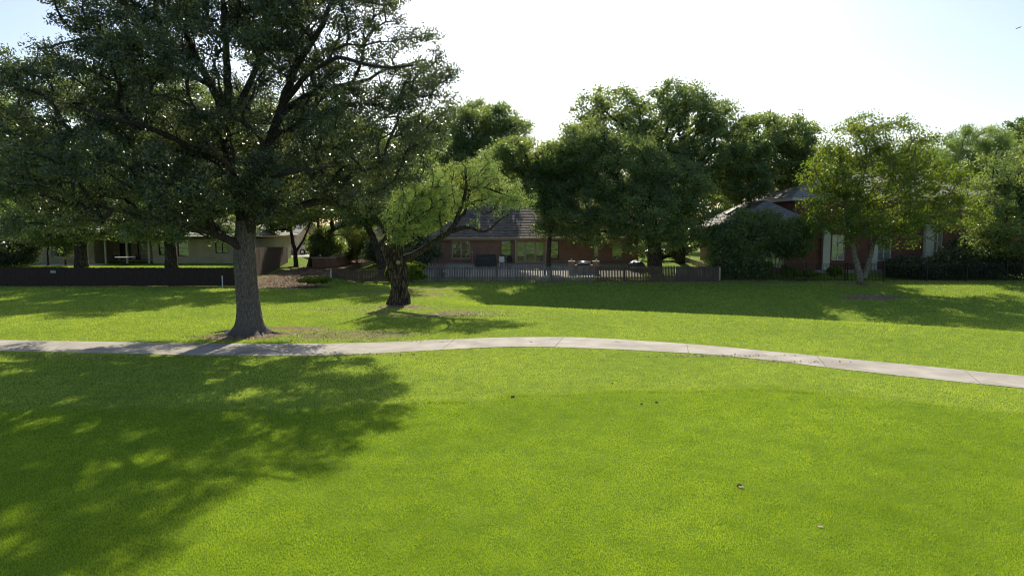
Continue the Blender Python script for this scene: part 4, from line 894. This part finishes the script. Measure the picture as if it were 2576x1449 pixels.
for (xa, xb, ya, yb) in ((xat(92, 64), xat(250, 64), 63.0, 65.5),):
    s.hexa([(xa, ya), (xb, ya), (xb, yb), (xa, yb)], [gz(-36, 64) - .3] * 4, [gz(-36, ya) + .05] * 2 + [gz(-36, yb) + .05] * 2)
tag(s.build("walkway", M['patio']), "pale walkway in front of the left house", None, None, 'structure')

# ---------------------------------------------------------------- garage wing with gable and far buildings
def garage():
    Y0 = 86.0; xa, xb = xat(600, Y0), xat(724, Y0); zg = gz(-28, Y0) - .3; ze = zat(592, Y0); zr = zat(556, Y0)
    root = empty("garage", ((xa + xb) / 2, Y0, zg), "cream garage wing with vertical boards and sunny gable end behind the wood fence", "garage")
    w = MB().box(xa, xb, Y0, Y0 + 9, zg, ze); w.build("wall", M['stucco'], root)
    b = MB(); n = 26
    for k in range(n): x = xa + (xb - xa) * (k + .5) / n; b.box(x - .02, x + .02, Y0 - .05, Y0 - .003, zat(606, Y0), ze + .1)
    b.build("battens", M['stucco'], root)
    # roof with slopes to front/back, gable on the right end
    r = MB(); e = .7
    courses(r, (xa - e, Y0 - e, ze), (xb + 1.6, Y0 - e, ze), (xa - e, Y0 + 4.5, zr), (xb + 1.6, Y0 + 4.5, zr), 12); courses(r, (xb + 1.6, Y0 + 9.7, ze), (xa - e, Y0 + 9.7, ze), (xb + 1.6, Y0 + 4.5, zr), (xa - e, Y0 + 4.5, zr), 12)
    r.build("roof", M['gshingle'], root)
    MB().poly([(xb, Y0, ze), (xb, Y0 + 9, ze), (xb, Y0 + 4.5, zr - .1)]).build("gable", M['stucco'], root); MB().poly([(xa, Y0, ze), (xa, Y0 + 4.5, zr - .1), (xa, Y0 + 9, ze)]).build("gable", M['stucco'], root)
    MB().poly([(xb, Y0 - e, ze - .03), (xb + 1.6, Y0 - e, ze - .03), (xb + 1.6, Y0 + 4.5, zr - .08), (xb, Y0 + 4.5, zr - .08)]).build("soffit", M['cream'], root)
    MB().box(xb + 1.3, xb + 1.5, Y0 - .3, Y0 - .1, zg, ze).build("post", M['stucco'], root)
    MB().box(xb - .45, xb - .15, Y0 - .06, Y0 - .002, zat(632, Y0), zat(607, Y0)).build("shutter", M['tan'], root)
garage()
def far_house():
    Y0 = 112.0; xa, xb = xat(810, Y0), xat(960, Y0); zg = gz(-28, Y0) - .3; ze = zat(584, Y0); zr = zat(553, Y0)
    root = empty("far_house", ((xa + xb) / 2, Y0, zg), "far house with pale grey roof glimpsed above the olive shrub", "house")
    MB().box(xa, xb, Y0, Y0 + 9, zg, ze).build("wall", M['wbrick'], root)
    r = MB(); hip_roof(r, xa - .5, xb + .5, Y0 - .5, Y0 + 9.5, ze, zr, 3, 0, 12); r.build("roof", M['gshingle'], root)
    for k in range(3):
        x = xa + 1.5 + k * 3; MB().box(x, x + 1.2, Y0 - .06, Y0 - .003, ze - 1.9, ze - .5).build("window", M['glass'], root)
far_house()
def van():
    Y0 = 88.0; c = gat(738, Y0); x0, x1 = c[0] - 2.4, c[0] + 2.4; z = c[2]
    root = empty("parked_van", c, "pale van parked on the driveway beyond the forked tree", "van")
    b = MB(); prof = [(x0, .45), (x0, 1.05), (x0 + .5, 1.2), (x0 + 1.2, 2.0), (x0 + 1.6, 2.12), (x1 - .1, 2.12), (x1, 1.9), (x1, .45)]
    n = len(prof)
    for y in (Y0 - .95, Y0 + .95): b.v += [(px, y, z + h) for px, h in prof]
    b.f += [tuple(range(n)), tuple(range(2 * n - 1, n - 1, -1))] + [(k, k + n, (k + 1) % n + n, (k + 1) % n) for k in range(n)]
    b.build("body", M['vanp'], root, bevel=.05)
    MB().poly([(x0 + .75, Y0 - .955, z + 1.3), (x1 - .5, Y0 - .955, z + 1.3), (x1 - .5, Y0 - .955, z + 1.9), (x0 + 1.25, Y0 - .955, z + 1.9)]).build("window", M['glass'], root)
    for xx in (x0 + .9, x1 - .9):
        wh = MB().tube([(xx, Y0 - 1.0, z + .34), (xx, Y0 - .75, z + .34)], .34, 18).build("wheel", M['rubber'], root)
        h = MB().tube([(xx, Y0 - 1.03, z + .34), (xx, Y0 - 1.003, z + .34)], .2, 14).build("rim", M['steel'], None); h.parent = wh; h.location = -(Vector(wh.location) + Vector(root.location))
van()
d = MB(); zz = [gz(-26, 78) + .03, gz(-26, 78) + .03, gz(-28, 100) + .03, gz(-28, 100) + .03]
d.hexa([(-38, 80), (-19, 80), (-19, 100), (-38, 100)], [q - .3 for q in zz], zz); tag(d.build("driveway", M['patio']), "pale concrete driveway beyond the alley", None, None, 'structure')
def terrace():
    Y0 = 71.5; x0, x1 = xat(784, Y0), xat(836, Y0); zt = zat(650, Y0); zb = gz(-21, Y0) - .4; x2, Y1 = xat(885, 79.5), 79.5
    root = empty("raised_terrace", ((x0 + x1) / 2, Y0, zb), "raised terrace of pale paving held by a low brick retaining wall", "terrace")
    MB().hexa([(x0, Y0), (x1, Y0), (x2, Y1), (x0, Y1)], [zb] * 4, [zt] * 4).build("retaining_wall", M['brick'], root)
    MB().hexa([(x0 - .1, Y0 - .1), (x1 + .1, Y0 - .1), (x2 + .1, Y1), (x0 - .1, Y1)], [zt + .003] * 4, [zt + .12] * 4).build("paving", M['patio'], root)
    MB().obox((x1 - .1, Y0 + .0), (x2 - .1, Y1), .25, zt + .12, zt + .26, zt + .12, zt + .42, off=-.15).build("parapet", M['stone'], root)
terrace()

# ---------------------------------------------------------------- houses on the right
def hip_wing():
    Y0 = 66.5; x0, x1 = 21.9, 29.6; zg = gz(26, Y0) - .3; ze = zat(575, Y0); zr = zat(504, Y0 + 3.8)
    root = empty("brick_pavilion", ((x0 + x1) / 2, Y0, zg), "small red brick wing with a pale hip roof and two skylights", "house wing")
    op = [(xat(1923, Y0), xat(1974, Y0), zg + .9, zat(630, Y0))]
    w = MB(); wall_open(w, x0, x1, zg, ze, Y0, op)
    w.poly([(x0, Y0, zg), (x0, Y0, ze), (x0, Y0 + 13, ze), (x0, Y0 + 13, zg)]).poly([(x1, Y0, zg), (x1, Y0 + 13, zg), (x1, Y0 + 13, ze), (x1, Y0, ze)]); w.build("wall", M['redbrick'], root)
    window(root, *op[0], Y0, M['white'], M['glass2'], cols=2, rows=1, fw=.09)
    MB().box(x0 - .5, x1 + .5, Y0 - .5, Y0 - .44, ze, ze + .2).box(x0 - .5, x0 - .44, Y0 - .437, Y0 + 13.5, ze, ze + .2).build("fascia", M['cream'], root)
    r = MB(); hip_roof(r, x0 - .55, x1 + .55, Y0 - .55, Y0 + 13.5, ze + .21, zr, 0, 3.9, 16); r.build("roof", M['gshingle'], root)
    xm = (x0 + x1) / 2
    for k in (0, 1):                                            # skylights on the left slope
        y0 = Y0 + 4.2 + k * 3.4
        def S(u, y, l=.07): return (x0 - .55 + (xm - x0 + .55) * u - l * .5, y, ze + .21 + (zr - ze - .21) * u + l)
        q = MB(); P8 = [S(.45, y0, .02), S(.45, y0 + 1.1, .02), S(.72, y0 + 1.1, .02), S(.72, y0, .02)]; T8 = [S(.45, y0, .16), S(.45, y0 + 1.1, .16), S(.72, y0 + 1.1, .16), S(.72, y0, .16)]
        q.v = P8 + T8; q.f = [(4, 5, 6, 7), (0, 1, 5, 4), (1, 2, 6, 5), (2, 3, 7, 6), (3, 0, 4, 7)]; q.build("skylight", M['dtrim'], root)
hip_wing()
def right_house():
    Y0 = 68.5; x0, x1 = xat(2000, Y0), xat(2476, Y0); zg = gz(38, Y0) - .2; ze = zat(503, Y0); zr = zat(440, Y0 + 6)
    root = empty("red_brick_house", ((x0 + x1) / 2, Y0, zg), "two-storey dark red brick house with white pilasters behind the iron fence", "house")
    ops = []
    for pa, pb, ta, tb in ((2093, 2126, 655, 590), (2207, 2243, 657, 585), (2346, 2371, 655, 585), (2120, 2150, 560, 520), (2220, 2250, 560, 520), (2330, 2356, 560, 520), (2031, 2046, 650, 596)):
        ops.append((xat(pa, Y0), xat(pb, Y0), zat(ta, Y0), zat(tb, Y0)))
    w = MB(); wall_open(w, x0, x1, zg, ze, Y0, ops)
    w.poly([(x0, Y0, zg), (x0, Y0, ze), (x0, Y0 + 12, ze), (x0, Y0 + 12, zg)]).poly([(x1, Y0, zg), (x1, Y0 + 12, zg), (x1, Y0 + 12, ze), (x1, Y0, ze)]); w.build("wall", M['redbrick'], root)
    for i, o in enumerate(ops): window(root, *o, Y0, M['white'] if i < 6 else M['dtrim'], M['glass2'] if i in (0, 1, 2) else M['glass'], cols=2 if i != 6 else 1, rows=3 if i < 3 else 2, fw=.09)
    for pa, pb in ((2066, 2084), (2189, 2203), (2322, 2342)):
        MB().box(xat(pa, Y0), xat(pb, Y0), Y0 - .45, Y0 - .003, zg, zat(565, Y0)).box(xat(pa, Y0) - .08, xat(pb, Y0) + .08, Y0 - .53, Y0 - .46, zat(565, Y0) - .3, zat(565, Y0)).build("pilaster", M['white'], root)
    e = .7
    MB().box(x0 - e, x1 + e, Y0 - e, Y0 - e + .08, ze - .1, ze + .26).box(x0 - e, x0 - e + .08, Y0 - e + .083, Y0 + 12, ze - .1, ze + .26).poly([(x0 - e, Y0 - e + .08, ze - .02), (x1 + e, Y0 - e + .08, ze - .02), (x1 + e, Y0 + .1, ze - .02), (x0 - e, Y0 + .1, ze - .02)]).build("fascia", M['white'], root)
    r = MB(); hip_roof(r, x0 - e - .05, x1 + e + .05, Y0 - e - .05, Y0 + 13, ze + .27, zr, 5, 0, 22); r.build("roof", M['gshingle'], root)
    MB().box(x0 - 1, x1, Y0 - 1.6, Y0 - .46, zg, zg + .32).build("plinth", M['stone'], root)
right_house()
def right_annex():
    Y0 = 72; x0, x1 = xat(2450, Y0), xat(2700, Y0); zg = gz(50, Y0) - .2
    root = empty("garden_wall", ((x0 + x1) / 2, Y0, zg), "sunlit orange-red brick wall at the right edge behind the oak", "wall")
    MB().box(x0, x1, Y0, Y0 + .4, zg, zat(588, Y0)).build("wall", M['redclay'], root); MB().box(x0 - .05, x1, Y0 - .05, Y0 + .45, zat(588, Y0), zat(584, Y0)).build("coping", M['terra'], root)
    MB().box(xat(2463, Y0 - 1), xat(2478, Y0 - 1), Y0 - 1.2, Y0 - .8, zg, zat(560, Y0)).build("column", M['white'], root)
right_annex()

# ---------------------------------------------------------------- fences
def board_fence(name, label, p, q, h0, h1, mat, bw=0.14, gap=0.006, thick=0.022, rail=True, post_gap=2.4, postm=None, side=-1, top0=None, top1=None, group=None, wob=0.02, pointed=False):
    p = np.array(p[:2], float); q = np.array(q[:2], float); L = np.hypot(*(q - p)); d = (q - p) / L; n = np.array((d[1], -d[0]))
    root = empty(name, (p[0], p[1], gz(*p)), label, "fence", group)
    m = int(L / (bw + gap)); b = MB()
    for k in range(m):
        s0 = k * (bw + gap); a = p + d * s0; c = p + d * (s0 + bw); t = s0 / L
        zb = gz(*a) + .03; zt = (gz(*a) + h0 + (h1 - h0) * t) if top0 is None else top0 + (top1 - top0) * t
        zt += random.uniform(-wob, wob); o = random.uniform(-.006, .006)
        if pointed:
            mm = (a + c) / 2; i = len(b.v)
            for off in (o, o + thick):
                A = a + n * off; Cc = c + n * off; Mm = mm + n * off
                b.v += [(A[0], A[1], zb), (Cc[0], Cc[1], zb), (Cc[0], Cc[1], zt - .05), (Mm[0], Mm[1], zt), (A[0], A[1], zt - .05)]
            b.f += [(i, i + 1, i + 2, i + 3, i + 4), (i + 9, i + 8, i + 7, i + 6, i + 5)] + [(i + u, i + 5 + u, i + 5 + (u + 1) % 5, i + (u + 1) % 5) for u in range(5)]
        else: b.obox(a, c, thick, zb, zt, zb, zt, off=o)
    b.build("boards", mat, root)
    if rail:
        r = MB(); ns = max(2, int(L / 2))
        for fr in (0.22, 0.8):
            for k in range(ns):
                a = p + d * L * k / ns; c = p + d * L * (k + 1) / ns; ta, tc_ = k / ns, (k + 1) / ns
                za = gz(*a); zc = gz(*c); Ha = (h0 + (h1 - h0) * ta) if top0 is None else top0 + (top1 - top0) * ta - za; Hc = (h0 + (h1 - h0) * tc_) if top0 is None else top0 + (top1 - top0) * tc_ - zc
                r.obox(a, c, .04, za + Ha * fr, za + Ha * fr + .09, zc + Hc * fr, zc + Hc * fr + .09, off=-.05)
        r.build("rails", postm or mat, root)
    for k in range(int(L / post_gap) + 1):
        a = p + d * min(L - .05, k * post_gap); t = k * post_gap / L; z = gz(*a); H = (h0 + (h1 - h0) * t) if top0 is None else top0 + (top1 - top0) * t - z
        MB().obox(a, a + d * .09, .09, z - .1, z + H - .03, z - .1, z + H - .03, off=-.145).build("post", postm or mat, root)
    return root
def XY(px, Y): return gat(px, Y)[:2]
FY = 55.2
board_fence("wood_fence", "long near-black wooden board fence along the left yard", XY(-260, FY), XY(642, FY), 1.55, 1.52, M['dfence'], bw=.15, gap=.004)
board_fence("wood_fence", "tall brown privacy fence running back along the left of the bare alley", XY(640, 58.5), XY(725, 73), 2.35, 2.2, M['bfence'], bw=.15, gap=.003, top0=3.05, top1=2.62)
board_fence("wood_fence", "low brown fence receding along the right side of the bare alley", XY(836, 58.6), XY(945, 76), 1.1, 1.35, M['bfence'], bw=.15, gap=.004, top0=.95, top1=1.2, postm=M['bfence'])
PY = 59.6
board_fence("picket_fence", "solid brown picket fence section behind the gnarled trunk", XY(836, 58.6), XY(1040, 59.5), .92, 1.28, M['bfence'], bw=.13, gap=.008, pointed=True)
board_fence("picket_fence", "weathered grey gapped picket fence before the brown brick house patio", XY(1042, PY), XY(1500, PY), 1.36, 1.36, M['gfence'], bw=.095, gap=.05, pointed=True, wob=.012)
board_fence("picket_fence", "brownish picket fence with narrow gaps below the broad oak", XY(1501, PY), XY(1700, PY), 1.36, 1.38, M['bfence'], bw=.105, gap=.03, pointed=True, wob=.012)
board_fence("picket_fence", "mauve-grey end section of picket fence at the small dark tree", XY(1701, PY), XY(1808, PY), 1.36, 1.30, M['bfence2'], bw=.12, gap=.010, pointed=True, wob=.015)
board_fence("side_fence", "cedar fence, sunlight put into its pale colour, receding along the right of the patio yard", XY(1812, 60.2), XY(1690, 80), 1.3, 1.3, M['lit_fence'], bw=.15, gap=.003, top0=1.27, top1=1.62)
def iron_fence():
    p, q = XY(1815, 60.3), XY(2760, 60.3); L = q[0] - p[0]; root = empty("iron_fence", (p[0], p[1], gz(*p)), "long black wrought iron fence across the right yard", "fence")
    b = MB(); h = 1.55; k = 0; x = p[0]
    while x < q[0]:
        z = gz(x, 60.3); b.box(x - .009, x + .009, 60.291, 60.309, z, z + h); x += .125
    b.build("bars", M['iron'], root)
    r = MB(); ns = 30
    for zz in (.12, h - .16, h - .03):
        for k in range(ns):
            xa, xb = p[0] + L * k / ns, p[0] + L * (k + 1) / ns; r.obox((xa, 60.3), (xb, 60.3), .03, gz(xa, 60.3) + zz, gz(xa, 60.3) + zz + .035, gz(xb, 60.3) + zz, gz(xb, 60.3) + zz + .035, off=-.015)
    r.build("rails", M['iron'], root)
    for px in (1815, 1925, 2027, 2124, 2130, 2222, 2330, 2430, 2530, 2640):
        x = XY(px, 60.3)[0]; z = gz(x, 60.3); MB().box(x - .04, x + .04, 60.22, 60.285, z - .1, z + h + .06).box(x - .05, x + .05, 60.21, 60.295, z + h + .06, z + h + .1).build("post", M['iron'], root)
iron_fence()

# ---------------------------------------------------------------- garden things
def pipe(px, Y, h, label):
    c = gat(px, Y); root = empty("marker_pipe", c, label, "pipe", "white marker pipes")
    MB().tube([c - np.array((0, 0, .1)), c + np.array((0, 0, h))], .045, 10).build("tube", M['pvc'], root); MB().tube([c + np.array((0, 0, h)), c + np.array((0, 0, h + .05))], .056, 10).build("cap", M['pvc'], root)
pipe(560, 54.6, .86, "white plastic pipe standing before the dark left fence"); pipe(833, 57.6, .82, "white plastic pipe at the corner of the brown picket fence")
def sign():
    p = gat(136, FY - .06); z = zat(684, FY - .06); root = empty("fence_sign", (p[0], p[1], z), "small faded rectangular plaque on the dark left fence", "sign")
    MB().box(p[0] - .22, p[0] + .22, p[1] - .03, p[1] - .005, z - .1, z + .12).build("plate", M['stone'], root, bevel=.01)
sign()
def grill():
    Y0 = 64; x0, x1 = xat(1432, Y0), xat(1508, Y0); z = gz(4, Y0); root = empty("outdoor_kitchen", ((x0 + x1) / 2, Y0, z), "brick barbecue counter with a steel grill lid on the patio", "grill")
    b = MB().box(x0, x0 + .55, Y0, Y0 + .8, z - .1, z + 1.12).box(x1 - .55, x1, Y0, Y0 + .8, z - .1, z + 1.12).box(x0 + .55, x1 - .55, Y0 + .1, Y0 + .8, z - .1, z + .8); b.build("counter", M['brick'], root)
    MB().box(x0 - .05, x0 + .6, Y0 - .05, Y0 + .85, z + 1.12, z + 1.17).box(x1 - .6, x1 + .05, Y0 - .05, Y0 + .85, z + 1.12, z + 1.17).build("slab", M['stone'], root)
    MB().tube([(x0 + .75, Y0 + .45, z + .98), (x1 - .75, Y0 + .45, z + .98)], .26, 16, oval=.7).build("lid", M['steel'], root, smooth=True)
    MB().tube([(x0 + .9, Y0 + .12, z + .95), (x1 - .9, Y0 + .12, z + .95)], .02, 8).build("handle", M['steel'], root)
    for x, l in ((x0 + .25, "steel-shaded lamp on the left pier of the barbecue counter"), (x1 - .2, "steel-shaded lamp on the right pier of the barbecue counter")):
        rt = empty("grill_light", (x, Y0 + .4, z + 1.17), l, "lamp", "barbecue lamps"); MB().lathe((x, Y0 + .4, z + 1.17), [(.05, 0), (.03, .03), (.03, .1)], 10).build("stem", M['steel'], rt); MB().lathe((x, Y0 + .4, z + 1.27), [(.14, 0), (.13, .04), (.05, .1)], 12).build("shade", M['steel'], rt)
grill()
def bench(px, Y0, w, m, label, back=False):
    c = gat(px, Y0); c[2] += .1; root = empty("garden_bench", c, label, "bench", None)
    MB().box(c[0] - w / 2, c[0] + w / 2, Y0 - .22, Y0 + .22, c[2] + .38, c[2] + .46).build("seat", m, root, bevel=.02)
    for sx in (-1, 1):
        for sy in (-1, 1): MB().box(c[0] + sx * (w / 2 - .12) - .04, c[0] + sx * (w / 2 - .12) + .04, Y0 + sy * .15 - .04, Y0 + sy * .15 + .04, c[2] - .15, c[2] + .38).build("leg", m, root)
bench(1337, 63.2, 1.35, M['cream'], "cream wooden bench just behind the grey picket fence"); bench(1388, 63.4, 1.55, M['blackp'], "dark low bench just behind the grey picket fence")
def smoker():
    c = gat(1222, 67.5); z = c[2] + .12; root = empty("covered_grill", c, "wide black covered barbecue against the brick wall", "grill")
    b = MB(); b.v = [(c[0] - 1.1, 67.2, z), (c[0] + 1.1, 67.2, z), (c[0] + 1.1, 68, z), (c[0] - 1.1, 68, z), (c[0] - .95, 67.3, z + 1.15), (c[0] + .95, 67.3, z + 1.2), (c[0] + .95, 67.9, z + 1.2), (c[0] - .95, 67.9, z + 1.15)]
    b.f = [(0, 1, 5, 4), (1, 2, 6, 5), (2, 3, 7, 6), (3, 0, 4, 7), (4, 5, 6, 7)]; b.build("cover", M['blackp'], root, bevel=.08)
    MB().tube([(c[0] - .4, 67.12, z + .8), (c[0] + .4, 67.12, z + .8)], .015, 6).build("handle", M['steel'], root)
smoker()
def chair2(px, Y0, m, label):
    c = gat(px, Y0); c[2] += .12; root = empty("lawn_chair", c, label, "chair", "patio chairs by the narrow window")
    MB().box(c[0] - .27, c[0] + .27, Y0 - .27, Y0 + .25, c[2] + .38, c[2] + .43).build("seat", m, root, bevel=.02)
    b = MB(); b.v = [(c[0] - .27, Y0 + .2, c[2] + .45), (c[0] + .27, Y0 + .2, c[2] + .45), (c[0] + .25, Y0 + .4, c[2] + .95), (c[0] - .25, Y0 + .4, c[2] + .95), (c[0] - .27, Y0 + .24, c[2] + .45), (c[0] + .27, Y0 + .24, c[2] + .45), (c[0] + .25, Y0 + .44, c[2] + .95), (c[0] - .25, Y0 + .44, c[2] + .95)]
    b.f = [(0, 1, 2, 3), (7, 6, 5, 4), (0, 4, 5, 1), (1, 5, 6, 2), (2, 6, 7, 3), (3, 7, 4, 0)]; b.build("backrest", m, root)
    for sx in (-1, 1):
        for sy in (-1, 1): MB().box(c[0] + sx * .23 - .02, c[0] + sx * .23 + .02, Y0 + sy * .2 - .02, Y0 + sy * .2 + .02, c[2] - .02, c[2] + .38).build("leg", m, root)
        MB().box(c[0] + sx * .27 - .03, c[0] + sx * .27 + .03, Y0 - .25, Y0 + .25, c[2] + .6, c[2] + .63).build("armrest", m, root)
chair2(1262, 67.6, M['white'], "pale patio chair left below the narrow window"); chair2(1282, 67.4, M['iron'], "dark patio chair right below the narrow window")
def pots():
    for px, Y0, r, h, m, l in ((1103, 62, .42, .5, 'stone', "large round stone planter at the left end of the patio"), (1117, 61.6, .16, .26, 'terra', "small terracotta pot beside the large stone planter")):
        c = gat(px, Y0); c[2] += .25; root = empty("planter", c, l, "planter", None)
        MB().lathe(c, [(r * .7, -.3), (r * .75, 0), (r, h * .9), (r * 1.08, h), (r * .9, h), (r * .85, h * .85)], 18).build("bowl", M[m], root, smooth=False)
    c = gat(1132, 62); c[2] += .0; root = empty("bird_bath", c, "stone bird bath right of the round planter", "bird bath")
    MB().lathe(c, [(.25, 0), (.22, .06), (.1, .12), (.09, .7), (.14, .76)], 14).build("pedestal", M['stone'], root); MB().lathe(c, [(.12, .76), (.5, .86), (.54, .92), (.5, .92), (.1, .84)], 20).build("basin", M['stone'], root)
    c = gat(1602, 66); c[2] += .15; root = empty("covered_lounger", c, "dark teal covered lounge set under the broad oak", "furniture")
    b = MB(); b.lump((c[0], c[1], c[2] + .3), .8, .55, 14, 5); b.build("cover", M['teal'], root, smooth=True)
    b = MB().box(c[0] - .7, c[0] + 1.1, c[1] - .9, c[1] - .4, c[2] + .05, c[2] + .18); b.build("base", M['cream'], root)
    c = gat(1629, 67.5); root = empty("patio_heater", c, "slender dark post with pale hood under the broad oak", "heater"); MB().tube([c, c + np.array((0, 0, 1.6))], .04, 8).build("pole", M['dtrim'], root); MB().lathe(c, [(.3, 1.6), (.26, 1.66), (.08, 1.74)], 14).build("hood", M['steel'], root)
    for px, l in ((1375, "thin dark lamp post right of the glass patio doors"), (1188, "pale short post lamp in front of the double window")):
        c = gat(px, 68.5); root = empty("garden_lamp", c, l, "lamp", "garden lamps"); H = 1.3; MB().tube([c, c + np.array((0, 0, H))], .035, 8).build("pole", M['dtrim'] if px > 1300 else M['tan'], root); MB().lathe(c, [(.06, H), (.1, H + .03), (.1, H + .12), (.03, H + .18)], 10).build("lamp_head", M['pale'], root)
pots()
# small things lying on the grass
BITS = [(1290, 1000, .075, 'clod', "dark lumpy seed cone on the grass edge nearest the path's crest"), (1652, 1014, .06, 'clod', "small dark round clod on the fairway right of centre"), (1540, 1056, .05, 'pale', "small tan husk on the mown grass below the two dark clods"),
        (1614, 1018, .05, 'clod', "thin dark bark scrap beside the small round clod"), (2092, 1053, .05, 'pale', "bleached white chip on the mown grass, right one of a close pair"), (2072, 1041, .045, 'pale', "bleached white chip on the mown grass, left one of a close pair"),
        (1860, 1225, .07, 'clod', "dark clod with a pale chip under it in the right foreground"), (2065, 1329, .06, 'pale', "curled pale brown leaf in the lower right foreground"), (1100, 1017, .055, 'pale', "flat white leaf just right of the oak's shadow"), (2228, 1005, .045, 'pale', "tiny pale leaf near the rough edge at far right"),
        (1541, 966, .045, 'clod', "tiny dark acorn on the rough above the fairway edge")]
for k, (px, py, r, m, l) in enumerate(BITS):
    c = ground(px, py); root = empty("ground_debris", c, l, "debris", "bits lying on the grass")
    b = MB(); b.lump((c[0], c[1], c[2] + .022), r * (.8 if m == 'clod' else .7), .5 if m == 'clod' else .2, 10, k + 3); b.build("lump", M[m], root)
    if k == 6: MB().lump((c[0] + .01, c[1] - .09, c[2] + .03), .05, .3, 8, 9).build("chip", M['pale'], root)
# airliner high in the sky
def plane():
    c = at(2562, 71, 1500.0); root = empty("airplane", c, "tiny distant airplane in the pale sky at upper right", "airplane"); s = 1.0
    d = np.array((.93, .2, .30)); d /= np.linalg.norm(d); side = np.cross(d, (0, 0, 1)); side /= np.linalg.norm(side); up = np.cross(side, d)
    MB().tube([c - d * 7, c - d * 6, c + d * 3, c + d * 7], [.25, .9, .9, .25], 10).build("fuselage", M['stone'], root, smooth=True)
    for nm, o, hs, ch in (("wing", 0, 7.5, 1.6), ("tailplane", 6, 2.6, .9)):
        b = MB()
        for sg in (-1, 1):
            p = c + d * o; q = p + side * hs * sg + d * 1.0
            A = [p - d * ch, p + d * ch, q + d * ch * .4, q - d * ch * .4]; b.v += [tuple(v - up * .15) for v in A] + [tuple(v + up * .15) for v in A]; i = len(b.v) - 8
            b.f += [tuple(i + t for t in f) for f in ((3, 2, 1, 0), (4, 5, 6, 7), (0, 1, 5, 4), (1, 2, 6, 5), (2, 3, 7, 6), (3, 0, 4, 7))]
        b.build(nm, M['stone'], root)
    p = c + d * 6; A = [p - d * .9, p + d * .9, p + d * 1.3 + up * 2.4, p + d * .5 + up * 2.4]; b = MB(); b.v = [tuple(v - side * .12) for v in A] + [tuple(v + side * .12) for v in A]
    b.f = [(3, 2, 1, 0), (4, 5, 6, 7), (0, 1, 5, 4), (1, 2, 6, 5), (2, 3, 7, 6), (3, 0, 4, 7)]; b.build("tail_fin", M['stone'], root)
plane()
